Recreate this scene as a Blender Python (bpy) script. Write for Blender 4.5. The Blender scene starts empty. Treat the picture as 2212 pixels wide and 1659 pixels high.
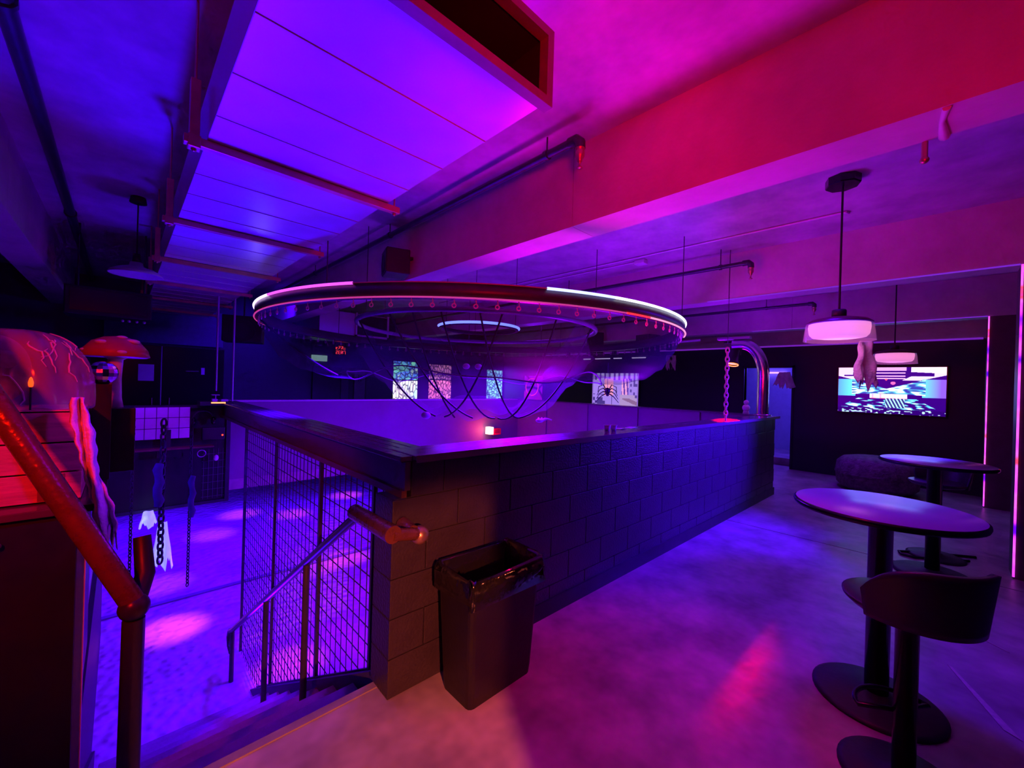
import bpy, bmesh, math, random
from mathutils import Vector, Matrix
random.seed(7)
S = bpy.context.scene
COL = S.collection
PI = math.pi
# ------------------------------------------------------------------ camera
AX = math.radians(46.2); ROLL = 0.03; HC = 1.6
FW = Vector((math.cos(AX), math.sin(AX), 0)); RT = Vector((math.sin(AX), -math.cos(AX), 0)); UP = Vector((0, 0, 1))
CR = RT*math.cos(ROLL) + UP*math.sin(ROLL); CU = UP*math.cos(ROLL) - RT*math.sin(ROLL)
cd = bpy.data.cameras.new('camera'); cam = bpy.data.objects.new('camera', cd); COL.objects.link(cam)
cd.sensor_fit = 'HORIZONTAL'; cd.sensor_width = 36.0; cd.lens = 36.0*881.0/2212.0; cd.clip_start = 0.02; cd.clip_end = 200
mw = Matrix((CR, CU, -FW)).transposed().to_4x4(); mw.translation = (0, 0, HC)
cam.matrix_world = mw
S.camera = cam
# ------------------------------------------------------------------ view / world
S.view_settings.view_transform = 'Standard'; S.view_settings.look = 'None'
S.view_settings.exposure = 0.0; S.view_settings.gamma = 1.0; S.view_settings.use_curve_mapping = False
W = bpy.data.worlds.new('world'); S.world = W; W.use_nodes = True
bg = W.node_tree.nodes['Background']; bg.inputs[0].default_value = (0.10, 0.02, 0.30, 1); bg.inputs[1].default_value = 0.012
S.cycles.max_bounces = 5; S.cycles.diffuse_bounces = 2; S.cycles.glossy_bounces = 2; S.cycles.transmission_bounces = 3; S.cycles.transparent_max_bounces = 8; S.cycles.adaptive_threshold = 0.06; S.cycles.adaptive_min_samples = 12
# ------------------------------------------------------------------ club lamps and added fill spots (colour washes)
VIO = (0.06, 0.0, 1.0); BLU = (0.03, 0.0, 1.0); RED = (1.0, 0.0, 0.006); MAG = (1.0, 0.0, 0.30); PNK = (1.0, 0.05, 0.62)
WARM = (1.0, 0.15, 0.075)
def lamp(kind, name, loc, col, power, target=None, size=0.1, angle=60, blend=0.5, spec=1.0, size_y=None):
    d = bpy.data.lights.new(name, kind); d.color = col; d.energy = power; d.specular_factor = spec
    o = bpy.data.objects.new(name, d); COL.objects.link(o); o.location = loc
    if kind == 'SPOT':
        d.spot_size = math.radians(angle); d.spot_blend = blend; d.shadow_soft_size = size
    elif kind == 'AREA':
        d.shape = 'RECTANGLE'; d.size = size; d.size_y = size_y or size
    else:
        d.shadow_soft_size = size
    if target is not None:
        o.rotation_euler = (Vector(target)-Vector(loc)).to_track_quat('-Z', 'Y').to_euler()
    o['kind'] = 'helper'
    return o
# lower hall: violet washes hung under the upper slab / ceiling of the hall, pointing down
lamp('AREA', 'violet_wash_lamp', (3.2, 9.6, -0.3), VIO, 130, (3.2, 9.6, -2), 3.0, size_y=3.0)
lamp('AREA', 'violet_wash_lamp', (0.5, 9.9, -0.3), VIO, 90, (0.5, 9.9, -2), 1.6, size_y=4.5)
lamp('AREA', 'violet_wash_lamp', (4.2, 4.6, 1.95), (0.16, 0.0, 1.0), 330, (4.2, 4.6, -2), 1.6)
lamp('SPOT', 'violet_stair_lamp', (1.9, 4.6, 2.1), VIO, 1250, (0.45, 5.0, -1.6), 0.15, 75, 0.7)
lamp('SPOT', 'violet_stair_lamp', (-1.3, 5.6, 1.8), VIO, 500, (0.6, 5.6, -1.6), 0.15, 80, 0.7)
lamp('SPOT', 'violet_gauze_fill', (1.35, 1.0, 2.6), (0.15, 0.0, 1.0), 110, (-0.05, 2.26, 1.3), 0.05, 17, 0.8)  # added fill that turns the gauze drape violet, no fixture there
# violet uplights standing in the hall, washing duct and ceiling
lamp('SPOT', 'violet_up_lamp', (0.62, 5.9, -1.2), (0.03, 0.0, 1.0), 1700, (0.7, 3.4, 2.75), 0.25, 40, 0.8)
lamp('SPOT', 'violet_up_lamp', (0.65, 4.4, -0.9), (0.03, 0.0, 1.0), 900, (0.6, 1.7, 2.75), 0.25, 32, 0.8)
lamp('SPOT', 'violet_up_lamp', (0.8, 6.4, -1.2), (0.04, 0.0, 1.0), 420, (0.76, 6.0, 2.75), 0.25, 40, 0.8)
lamp('SPOT', 'violet_up_lamp', (3.6, 5.0, -1.3), (0.20, 0.0, 1.0), 260, (4.2, 4.4, 3.4), 0.3, 120, 0.9)
lamp('SPOT', 'magenta_up_lamp', (3.0, 3.4, -1.2), (0.8, 0.0, 0.9), 170, (1.35, 1.9, 3.0), 0.15, 30, 1.0)
# red wash on the near beam and ceiling
lamp('SPOT', 'red_wash_lamp', (0.15, -0.35, 2.25), RED, 185, (2.5, 2.4, 3.2), 0.2, 60, 0.8)
lamp('SPOT', 'red_wash_lamp', (0.35, -0.45, 2.25), RED, 85, (2.5, 0.3, 3.2), 0.2, 75, 0.8)
lamp('SPOT', 'red_wash_lamp', (-0.5, 0.3, 2.3), RED, 14, (0.2, 3.6, 2.9), 0.15, 80, 0.8)
lamp('SPOT', 'red_wash_lamp', (-0.9, 0.5, 2.3), (1.0, 0.008, 0.0), 190, (-0.15, 2.2, 1.25), 0.06, 46, 0.8)  # extra red spot added for the left rail and crate
# warm light falling through the doorway behind
lamp('SPOT', 'warm_door_lamp', (-0.79, -2.55, 2.1), WARM, 1300, (1.22, 1.5, 0.0), 0.04, 27, 0.35)
# magenta wash over right hand floor, blue from far end
lamp('SPOT', 'magenta_floor_lamp', (1.8, 0.8, 3.2), (1.0, 0.0, 0.15), 125, (2.0, 0.95, 0), 0.2, 52, 1.0)
lamp('SPOT', 'violet_floor_lamp', (3.7, 0.75, 3.2), (0.07, 0.0, 1.0), 270, (3.7, 0.55, 0), 0.2, 78, 1.0)
lamp('SPOT', 'violet_floor_lamp', (8.3, 1.4, 2.7), (0.14, 0.0, 1.0), 120, (8.0, 1.5, 0), 0.2, 110, 0.9)
lamp('SPOT', 'blue_wall_lamp', (6.7, -0.75, 1.9), (0.05, 0.0, 1.0), 2600, (5.0, 1.8, 0.9), 0.2, 62, 1.0)
lamp('SPOT', 'violet_ceiling_lamp', (4.3, 2.6, 1.3), (0.33, 0.0, 1.0), 260, (4.2, 2.2, 3.4), 0.25, 130, 0.9)
lamp('SPOT', 'magenta_soffit_fill', (2.9, 2.6, 1.3), (0.9, 0.0, 0.9), 160, (2.55, 2.2, 2.8), 0.2, 90, 0.9)  # soffit fills added in mid-air to brighten the near beam's underside
lamp('SPOT', 'magenta_soffit_fill', (2.75, 1.2, 1.1), (0.8, 0.0, 0.8), 75, (2.6, 0.7, 2.8), 0.2, 95, 0.9)
lamp('SPOT', 'red_wash_lamp', (3.2, 1.75, 2.0), (1.0, 0.0, 0.12), 70, (6.2, 0.7, 3.1), 0.2, 80, 0.8)
lamp('SPOT', 'violet_ceiling_lamp', (7.6, 2.8, 1.6), (0.30, 0.0, 1.0), 150, (7.3, 2.4, 3.4), 0.25, 150, 0.9)
lamp('SPOT', 'blue_bay_lamp', (8.6, 7.6, 3.0), BLU, 200, (3.5, 11, 1.4), 0.3, 110, 0.9)
lamp('SPOT', 'blue_bay_lamp', (2.3, 8.7, 3.1), (0.05, 0.0, 1.0), 170, (2.4, 11, 1.6), 0.2, 100, 0.9)  # added fill, lifts the dark far wall at left
lamp('SPOT', 'violet_booth_fill', (0.5, 5.4, 2.45), (0.22, 0.0, 1.0), 110, (0.35, 7.0, 0.95), 0.1, 40, 0.9)  # fill added to brighten the tiled booth panel
lamp('SPOT', 'violet_net_lamp', (6.2, 5.8, 2.9), (0.20, 0.0, 1.0), 160, (3.6, 4.4, 1.6), 0.3, 110, 0.9)
# ------------------------------------------------------------------ materials
def nt(name):
    m = bpy.data.materials.new(name); m.use_nodes = True
    return m, m.node_tree.nodes, m.node_tree.links, m.node_tree.nodes['Principled BSDF']
MC = {}
def mat(name, col, rough=0.6, metal=0.0, noise=0.0, nscale=8.0, bump=0.0, bscale=40.0, spec=0.5, stretch=None, coat=0.0):
    if name in MC: return MC[name]
    m, N, L, b = nt(name)
    b.inputs['Base Color'].default_value = (*col, 1); b.inputs['Roughness'].default_value = rough; b.inputs['Metallic'].default_value = metal
    b.inputs['Specular IOR Level'].default_value = spec; b.inputs['Coat Weight'].default_value = coat
    tc = N.new('ShaderNodeTexCoord'); mp = N.new('ShaderNodeMapping'); L.new(tc.outputs['Object'], mp.inputs[0])
    if stretch: mp.inputs['Scale'].default_value = stretch
    if noise:
        t = N.new('ShaderNodeTexNoise'); t.inputs['Scale'].default_value = nscale; t.inputs['Detail'].default_value = 3; t.inputs['Roughness'].default_value = 0.65
        L.new(mp.outputs[0], t.inputs['Vector'])
        r = N.new('ShaderNodeValToRGB'); r.color_ramp.elements[0].position = 0.3; r.color_ramp.elements[1].position = 0.72
        r.color_ramp.elements[0].color = (*[c*(1-noise) for c in col], 1); r.color_ramp.elements[1].color = (*[min(1, c*(1+noise)) for c in col], 1)
        L.new(t.outputs[0], r.inputs[0]); L.new(r.outputs[0], b.inputs['Base Color'])
        mr = N.new('ShaderNodeMapRange'); mr.inputs[3].default_value = max(0.02, rough*0.75); mr.inputs[4].default_value = min(1, rough*1.25)
        L.new(t.outputs[0], mr.inputs[0]); L.new(mr.outputs[0], b.inputs['Roughness'])
    if bump:
        t2 = N.new('ShaderNodeTexNoise'); t2.inputs['Scale'].default_value = bscale; t2.inputs['Detail'].default_value = 2
        L.new(mp.outputs[0], t2.inputs['Vector'])
        bp = N.new('ShaderNodeBump'); bp.inputs['Strength'].default_value = bump; bp.inputs['Distance'].default_value = 0.02
        L.new(t2.outputs[0], bp.inputs['Height']); L.new(bp.outputs[0], b.inputs['Normal'])
    MC[name] = m
    return m
def emit(name, col, power, base=(0.02, 0.02, 0.02)):
    if name in MC: return MC[name]
    m, N, L, b = nt(name)
    b.inputs['Base Color'].default_value = (*base, 1); b.inputs['Emission Color'].default_value = (*col, 1); b.inputs['Emission Strength'].default_value = power
    MC[name] = m; return m
def clear(name, col, alpha, rough=0.1, trans=0.0):
    if name in MC: return MC[name]
    m, N, L, b = nt(name)
    b.inputs['Base Color'].default_value = (*col, 1); b.inputs['Roughness'].default_value = rough; b.inputs['Alpha'].default_value = alpha
    b.inputs['Transmission Weight'].default_value = trans
    MC[name] = m; return m
CONC = mat('concrete', (0.50, 0.47, 0.46), 0.75, noise=0.22, nscale=3.0, bump=0.35, bscale=9.0)
CONCB = mat('beam_concrete', (0.55, 0.51, 0.50), 0.7, noise=0.14, nscale=2.2, bump=0.25, bscale=14.0)
FLOOR = mat('floor_concrete', (0.40, 0.34, 0.34), 0.36, noise=0.42, nscale=2.8, bump=0.25, bscale=7.0, spec=0.4)
BLOCKM = mat('painted_block', (0.042, 0.031, 0.045), 0.40, noise=0.15, nscale=5, bump=0.25, bscale=60)
MORTAR = mat('mortar', (0.045, 0.035, 0.045), 0.7, noise=0.1)
CAPM = mat('cap_wood_dark', (0.17, 0.14, 0.17), 0.25, noise=0.25, nscale=4, stretch=(0.4, 6, 6), bump=0.06)
TRIMW = mat('trim_wood', (0.16, 0.06, 0.045), 0.45, noise=0.3, nscale=6, stretch=(6, 0.6, 6))
GALV = mat('galvanised_sheet', (0.62, 0.60, 0.64), 0.36, metal=0.55, noise=0.12, nscale=1.6, bump=0.22, bscale=2.2)
STRUT = mat('strut_steel', (0.62, 0.30, 0.24), 0.34, metal=0.6, noise=0.15)
BLACK = mat('black_paint', (0.012, 0.011, 0.014), 0.45, noise=0.2)
BLACKG = mat('black_gloss', (0.010, 0.010, 0.012), 0.22)
DARK = mat('dark_plastic', (0.022, 0.020, 0.026), 0.5, noise=0.2, bump=0.05)
NAVY = mat('navy_wall', (0.055, 0.05, 0.09), 0.55, noise=0.2, nscale=1.5, bump=0.06)
CURT = mat('dark_curtain', (0.03, 0.025, 0.05), 0.8, noise=0.2, nscale=3)
WHITEP = mat('white_paint', (0.72, 0.70, 0.74), 0.55, noise=0.08)
CLOTH = mat('gauze_white', (0.82, 0.80, 0.85), 0.9, noise=0.12, nscale=14, bump=0.4, bscale=60)
PAPER = mat('paper', (0.85, 0.85, 0.86), 0.8, noise=0.03)
CHROME = mat('chrome', (0.75, 0.72, 0.78), 0.16, metal=0.95, noise=0.05)
STEEL = mat('brushed_steel', (0.45, 0.43, 0.46), 0.35, metal=0.8, noise=0.15)
RAILM = mat('rail_paint', (0.17, 0.055, 0.04), 0.28, metal=0.3, noise=0.18, nscale=20, bump=0.12, bscale=50)
RAILD = mat('rail_dark', (0.055, 0.045, 0.07), 0.33, metal=0.3, noise=0.2)
REDW = mat('red_crate_wood', (0.60, 0.22, 0.14), 0.6, noise=0.28, nscale=5, stretch=(1, 1, 9), bump=0.12)
PIPEM = mat('iron_pipe', (0.06, 0.055, 0.075), 0.35, metal=0.5, noise=0.2)
BRASS = mat('brass', (0.5, 0.32, 0.2), 0.35, metal=0.8, noise=0.1)
TABM = mat('table_laminate', (0.50, 0.44, 0.56), 0.26, spec=0.7)
FUR = mat('faux_fur', (0.16, 0.12, 0.14), 0.95, noise=0.5, nscale=12, bump=1.0, bscale=30)
TAPE = mat('floor_tape', (0.62, 0.52, 0.46), 0.6, noise=0.2, nscale=30)
TILE = mat('white_tile', (0.80, 0.78, 0.82), 0.35, noise=0.05)
MUSHR = mat('mushroom_red', (0.42, 0.05, 0.05), 0.4, noise=0.2, nscale=6)
MUSHW = mat('mushroom_white', (0.78, 0.72, 0.76), 0.5, noise=0.08)
ROCK = mat('brown_mask', (0.28, 0.14, 0.10), 0.6, noise=0.4, nscale=9, bump=0.5, bscale=14)
BAGM = mat('bin_bag', (0.012, 0.011, 0.013), 0.14, bump=0.5, bscale=14, spec=0.9)
BINM = mat('bin_plastic', (0.014, 0.011, 0.014), 0.42, noise=0.15, bump=0.05)
GREYM = mat('grey_curtain', (0.14, 0.13, 0.16), 0.7, noise=0.15)
# lower hall floor: pale resin with bubbly relief
def hall_floor():
    m, N, L, b = nt('bubble_floor')
    b.inputs['Base Color'].default_value = (0.72, 0.68, 0.74, 1); b.inputs['Roughness'].default_value = 0.42
    tc = N.new('ShaderNodeTexCoord')
    v = N.new('ShaderNodeTexVoronoi'); v.inputs['Scale'].default_value = 11.0; v.feature = 'SMOOTH_F1'
    L.new(tc.outputs['Object'], v.inputs['Vector'])
    n = N.new('ShaderNodeTexNoise'); n.inputs['Scale'].default_value = 1.2; n.inputs['Detail'].default_value = 4; L.new(tc.outputs['Object'], n.inputs['Vector'])
    bp = N.new('ShaderNodeBump'); bp.invert = True; bp.inputs['Strength'].default_value = 1.0; bp.inputs['Distance'].default_value = 0.06
    L.new(v.outputs['Distance'], bp.inputs['Height']); L.new(bp.outputs[0], b.inputs['Normal'])
    r = N.new('ShaderNodeValToRGB'); r.color_ramp.elements[0].color = (0.55, 0.5, 0.58, 1); r.color_ramp.elements[1].color = (0.85, 0.82, 0.86, 1)
    r.color_ramp.elements[0].position = 0.35; r.color_ramp.elements[1].position = 0.65
    L.new(n.outputs[0], r.inputs[0]); L.new(r.outputs[0], b.inputs['Base Color'])
    return m
HALLF = hall_floor()
# ------------------------------------------------------------------ mesh builder
class MB:
    def __init__(s): s.v = []; s.f = []; s.sm = []
    def add(s, vs, fs, smooth=False):
        o = len(s.v); s.v += [tuple(p) for p in vs]; s.f += [tuple(i+o for i in f) for f in fs]; s.sm += [smooth]*len(fs); return s
    def box(s, x0, x1, y0, y1, z0, z1, bev=0.0):
        if bev <= 0:
            vs = [(x, y, z) for x in (x0, x1) for y in (y0, y1) for z in (z0, z1)]
            fs = [(0, 1, 3, 2), (4, 6, 7, 5), (0, 4, 5, 1), (2, 3, 7, 6), (0, 2, 6, 4), (1, 5, 7, 3)]
            return s.add(vs, fs)
        bm = bmesh.new(); bmesh.ops.create_cube(bm, size=1)
        for v in bm.verts: v.co = ((v.co.x+.5)*(x1-x0)+x0, (v.co.y+.5)*(y1-y0)+y0, (v.co.z+.5)*(z1-z0)+z0)
        bmesh.ops.bevel(bm, geom=list(bm.edges), offset=bev, segments=2, affect='EDGES', profile=0.6)
        bm.verts.index_update(); s.add([v.co[:] for v in bm.verts], [[v.index for v in f.verts] for f in bm.faces]); bm.free(); return s
    def bar(s, p, q, w, h, upv=(0, 0, 1)):
        p, q = Vector(p), Vector(q); d = (q-p).normalized(); u = Vector(upv)
        if abs(d.dot(u)) > 0.98: u = Vector((1, 0, 0))
        sd = d.cross(u).normalized(); u = sd.cross(d).normalized()
        vs = [e + sd*(a*w/2) + u*(b*h/2) for e in (p, q) for a, b in ((-1, -1), (1, -1), (1, 1), (-1, 1))]
        return s.add(vs, [(3, 2, 1, 0), (4, 5, 6, 7), (0, 1, 5, 4), (1, 2, 6, 5), (2, 3, 7, 6), (3, 0, 4, 7)])
    def tube(s, pts, r, n=10, closed=False, cap=True):
        P = [Vector(p) for p in pts]; m = len(P); R = r if hasattr(r, '__len__') else [r]*m
        T = []
        for i in range(m):
            if closed: t = P[(i+1) % m]-P[i-1]
            else: t = P[min(i+1, m-1)]-P[max(i-1, 0)]
            T.append(t.normalized())
        u = Vector((0, 0, 1)) if abs(T[0].z) < 0.9 else Vector((1, 0, 0))
        u = (u-T[0]*u.dot(T[0])).normalized(); vs = []
        for i in range(m):
            u = u-T[i]*u.dot(T[i])
            u = u.normalized() if u.length > 1e-6 else Vector((1, 0, 0))
            w = T[i].cross(u)
            for k in range(n):
                a = 2*PI*k/n; vs.append(P[i]+(u*math.cos(a)+w*math.sin(a))*R[i])
        fs = []
        for i in range(m if closed else m-1):
            j = (i+1) % m
            for k in range(n):
                l = (k+1) % n; fs.append((i*n+k, i*n+l, j*n+l, j*n+k))
        s.add(vs, fs, n > 5)
        if cap and not closed:
            s.add(vs[:n], [tuple(range(n-1, -1, -1))]); s.add(vs[-n:], [tuple(range(n))])
        return s
    def lathe(s, prof, c=(0, 0, 0), n=32, smooth=True, a0=0.0, a1=2*PI):
        full = abs(a1-a0-2*PI) < 1e-6; k = n if full else n+1; vs = []
        for r, z in prof:
            for i in range(k):
                a = a0+(a1-a0)*i/n; vs.append((c[0]+r*math.cos(a), c[1]+r*math.sin(a), c[2]+z))
        fs = []
        for j in range(len(prof)-1):
            for i in range(n):
                l = (i+1) % k if full else i+1
                fs.append((j*k+i, j*k+l, (j+1)*k+l, (j+1)*k+i))
        return s.add(vs, fs, smooth)
    def ball(s, c, r, n=16, m=10, sq=(1, 1, 1)):
        vs = [(c[0], c[1], c[2]+r*sq[2])]; fs = []
        for j in range(1, m):
            t = PI*j/m
            for i in range(n):
                a = 2*PI*i/n; vs.append((c[0]+r*sq[0]*math.sin(t)*math.cos(a), c[1]+r*sq[1]*math.sin(t)*math.sin(a), c[2]+r*sq[2]*math.cos(t)))
        vs.append((c[0], c[1], c[2]-r*sq[2]))
        for i in range(n): fs.append((0, 1+i, 1+(i+1) % n))
        for j in range(m-2):
            for i in range(n):
                a, b = 1+j*n+i, 1+j*n+(i+1) % n; fs.append((a, a+n, b+n, b))
        for i in range(n): fs.append((len(vs)-1, 1+(m-2)*n+(i+1) % n, 1+(m-2)*n+i))
        return s.add(vs, fs, True)
    def grid(s, fn, nu, nv, smooth=True):
        vs = [fn(i/nu, j/nv) for j in range(nv+1) for i in range(nu+1)]
        fs = [(j*(nu+1)+i, j*(nu+1)+i+1, (j+1)*(nu+1)+i+1, (j+1)*(nu+1)+i) for j in range(nv) for i in range(nu)]
        return s.add(vs, fs, smooth)
    def mesh(s, name, m):
        me = bpy.data.meshes.new(name); me.from_pydata(s.v, [], s.f); me.update()
        me.polygons.foreach_set('use_smooth', s.sm)
        bm = bmesh.new(); bm.from_mesh(me); bmesh.ops.recalc_face_normals(bm, faces=bm.faces); bm.to_mesh(me); bm.free()
        if m: me.materials.append(m)
        return me
    def build(s, name, m, parent=None, solid=0.0):
        o = bpy.data.objects.new(name, s.mesh(name, m)); COL.objects.link(o)
        if parent: o.parent = parent
        if solid:
            md = o.modifiers.new('thickness', 'SOLIDIFY'); md.thickness = solid; md.offset = 0
        return o
def tag(o, label, cat, group=None):
    o['label'] = label; o['category'] = cat
    if group: o['group'] = group
    return o
def thing(name, label, cat, loc=(0, 0, 0), rz=0.0, group=None):
    o = bpy.data.objects.new(name, None); COL.objects.link(o); o.location = loc; o.rotation_euler = (0, 0, rz); o.empty_display_size = 0.05
    return tag(o, label, cat, group)
def struct(o, label=None):
    o['kind'] = 'structure'
    if label: o['label'] = label
    return o
def inst(name, me, parent, loc=(0, 0, 0), rz=0.0):
    o = bpy.data.objects.new(name, me); COL.objects.link(o); o.parent = parent; o.location = loc; o.rotation_euler = (0, 0, rz); return o
def copy_tree(o, parent=None):
    c = o.copy(); COL.objects.link(c); c.parent = parent
    for ch in list(o.children): copy_tree(ch, c)
    return c
def arc(c, r, a0, a1, n, z=0.0): return [(c[0]+r*math.cos(a0+(a1-a0)*i/n), c[1]+r*math.sin(a0+(a1-a0)*i/n), z) for i in range(n+1)]
def sag(p, q, d, n=10):
    p, q = Vector(p), Vector(q); return [p.lerp(q, i/n)-Vector((0, 0, d*4*(i/n)*(1-i/n))) for i in range(n+1)]
# ================================================================== SETTING
ZC, ZB = 3.4, 2.8          # ceiling, beam soffit
ZL = -1.6                  # lower hall floor
XB, XR = 10.1, -2.0
fl = MB()
for b in ((XR, 5.44, -4.0, 2.02), (5.455, XB, -4.0, 2.02), (7.45, XB, 2.02, 11.0), (1.1, 7.45, 7.5, 11.0), (XR, 1.1, 7.1, 11.0), (XR, -0.14, 2.02, 7.1), (XB, 14.0, 1.0, 4.2)):
    fl.box(b[0], b[1], b[2], b[3], -0.16, 0.0)
struct(fl.build('floor', FLOOR), 'worn concrete upper floor with magenta and violet light')
struct(MB().box(-6, 15, 0, 15.2, ZL-0.1, ZL).build('floor_lower', HALLF), 'pale bubbly floor of the sunken hall lit violet')
cj = MB().box(-6, 15, 7.36, 7.44, ZL, ZL+0.02).build('floor_strip', mat('joint_strip', (0.2, 0.17, 0.3), 0.4, noise=0.1))
struct(cj, 'thin joint strip across the lower hall floor')
struct(MB().box(XR-0.2, 14.2, -4.2, 11.2, ZC, ZC+0.1).build('ceiling', CONC), 'rough concrete ceiling slab')
for i, x in enumerate((-0.93, 2.43, 5.77, 9.15)):
    bmb = MB()
    segs = [(-4.0, 1.93), (1.934, 4.9), (4.904, 7.9), (7.904, 11.0)]
    for a, b in segs: bmb.box(x, x+0.28, a, b, ZB, ZC)
    struct(bmb.build('ceiling_beam', CONCB), ['concrete ceiling beam beside the left wall', 'deep concrete ceiling beam washed in red light nearest the camera', 'concrete ceiling beam with lit soffit in the middle', 'concrete ceiling beam farthest toward the screen wall'][i])
# walls
struct(MB().box(XR-0.2, XR, -4, 11, 0, ZC).build('wall_left', NAVY), 'dark navy left wall')
struct(MB().box(XR, XB, 11.0, 11.2, 0, ZC).build('wall_far', NAVY), 'dark blue far wall behind the lightboxes')
wr = MB().box(0.12, XB, -1.1, -0.9, 0, ZC); wr.box(-2.0, -1.3, -1.1, -0.9, 0, ZC); wr.box(-1.3, 0.12, -1.1, -0.9, 2.6, ZC)
struct(wr.build('wall_right', CURT), 'dark right wall between the lit columns')
struct(MB().box(-2, XB, -4.2, -4.0, 0, ZC).build('wall_rear', CURT), 'dark wall of the passage behind')
wb = MB()
wb.box(XB, XB+0.15, -1.0, 2.1, 0, 2.57); wb.box(XB, XB+0.15, 3.0, 11, 0, 2.57); wb.box(XB, XB+0.15, 2.1, 3.0, 2.12, 2.57)
struct(wb.build('wall_back', mat('black_wall', (0.016, 0.014, 0.03), 0.5, noise=0.15, nscale=2)), 'black end wall carrying the big screen')
struct(MB().box(XB-0.02, XB+0.2, -1.0, 11, 2.57, ZC).build('wall_back_header', CONCB), 'concrete header above the black end wall')
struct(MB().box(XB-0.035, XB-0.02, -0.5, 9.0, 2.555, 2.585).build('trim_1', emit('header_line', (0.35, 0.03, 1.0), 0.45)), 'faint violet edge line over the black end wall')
# room behind the doorway
db = MB().box(13.4, 13.5, 0.9, 4.3, 0, 2.8); db.box(XB+0.15, 13.4, 0.9, 1.0, 0, 2.8); db.box(XB+0.15, 13.4, 4.2, 4.3, 0, 2.8); db.box(XB+0.15, 13.4, 0.9, 4.3, 2.7, 2.8)
struct(db.build('wall_room', mat('room_wall', (0.34, 0.42, 0.46), 0.6, noise=0.08)), 'pale wall of the small room behind the doorway')
struct(MB().box(XB+0.4, 11.2, 1.05, 4.15, 0.0, 0.16, 0.01).build('floor_step', FLOOR), 'concrete step inside the doorway')
struct(MB().box(XB-0.02, XB+0.17, 2.06, 2.10, 0, 2.16).box(XB-0.02, XB+0.17, 3.0, 3.04, 0, 2.16).box(XB-0.02, XB+0.17, 2.06, 3.04, 2.12, 2.16).build('door_1', BLACK), 'black door frame beside the end wall')
lamp('POINT', 'room_lamp', (11.6, 2.2, 2.3), (0.10, 0.03, 1.0), 130, size=0.15)
tag(MB().box(13.3, 13.36, 2.9, 3.6, 2.12, 2.16).build('strip_light', emit('strip_violet', (0.25, 0.1, 1.0), 6.0)), 'short violet strip light in the room behind the doorway', 'light')
# right columns with LED edge
def led_mat(name, scale):
    m, N, L, b = nt(name)
    b.inputs['Base Color'].default_value = (0.02, 0.02, 0.02, 1)
    tc = N.new('ShaderNodeTexCoord'); mp = N.new('ShaderNodeMapping'); mp.inputs['Scale'].default_value = (0.01, 0.01, scale); L.new(tc.outputs['Object'], mp.inputs[0])
    n = N.new('ShaderNodeTexNoise'); n.inputs['Scale'].default_value = 1.0; n.inputs['Detail'].default_value = 2; L.new(mp.outputs[0], n.inputs['Vector'])
    r = N.new('ShaderNodeValToRGB'); e = r.color_ramp.elements
    e[0].position = 0.36; e[0].color = (0.10, 0.0, 1.0, 1); e[1].position = 0.44; e[1].color = (0.75, 0.03, 1.0, 1)
    x = e.new(0.55); x.color = (1.0, 0.10, 0.8, 1); y = e.new(0.63); y.color = (1.0, 0.04, 0.08, 1); z = e.new(0.70); z.color = (0.2, 0.0, 1.0, 1)
    L.new(n.outputs[0], r.inputs[0]); L.new(r.outputs[0], b.inputs['Emission Color']); b.inputs['Emission Strength'].default_value = 1.8
    return m
LEDM = led_mat('led_column', 3.3)
for x, lab, z0 in ((5.77, 'nearest', 0.02), (9.15, 'farther', 0.02)):
    c = MB().box(x, x+0.3, -0.92, -0.5, 0, ZB).build('column', mat('column_dark', (0.10, 0.06, 0.07), 0.5, noise=0.2))
    struct(c, f'dark column with LED edge at the right wall, {lab} of the two')
    s = MB().box(x-0.012, x+0.0, -0.509, -0.495, z0, ZB).build('led_strip', LEDM)
    tag(s, f'vertical pink and violet LED strip on the {lab} right column edge', 'light strip', 'LED strips on column edges')
    s2 = MB().box(x-0.015, x+0.0, -0.49, 2.6 if x > 6 else 2.2, ZB-0.004, ZB+0.008).build('led_strip', emit('led_soffit', (0.30, 0.03, 1.0), 0.6))
    tag(s2, f'faint violet LED strip along the soffit edge of the {lab} beam of two', 'light strip', 'LED strips on beam edges')
# ---- parapets around the void
long_rot = math.atan2(1.747-1.867, 7.286-0.99)
WL = 6.42
pw = MB().box(0.012, WL-0.01, 0.012, 0.188, 0.0, 1.0); pw.box(0.11, WL-0.01, 0.012, 0.188, 1.0, 1.19)
pf = pw.build('wall_front', MORTAR); pf.location = (0.99, 1.867, 0); pf.rotation_euler = (0, 0, long_rot)
struct(pf, 'low painted block wall along the walkway')
def block_mesh(l): return MB().box(0.0025, l-0.0025, 0, 0.2, 0.0025, 0.1975, 0.004).mesh('block', BLOCKM)
BK = {}
def blk(l):
    l = round(l, 3)
    if l not in BK: BK[l] = block_mesh(l)
    return BK[l]
def courses(parent, length, n, x0s=None, z0=0.0):
    for k in range(n):
        x = x0s[k] if x0s else 0.0; first = 0.4 if k % 2 == 0 else 0.2
        while x < length-0.05:
            l = min(first, length-x); inst('block', blk(l), parent, (x, 0, z0+0.2*k)); x += l; first = 0.4
courses(pf, WL, 6, [0, 0, 0, 0, 0, 0.1])
cap = MB().box(0.10, WL+0.06, -0.045, 0.245, 1.195, 1.218, 0.005)
co = cap.build('trim_2', CAPM); co.location = pf.location; co.rotation_euler = pf.rotation_euler; struct(co, 'glossy dark wooden ledge on the long block wall')
cl = MB().box(0.10, WL+0.06, -0.05, -0.045, 1.185, 1.222).build('trim_3', mat('ledge_edge', (0.16, 0.11, 0.14), 0.35, noise=0.1)); cl.location = pf.location; cl.rotation_euler = pf.rotation_euler
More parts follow.
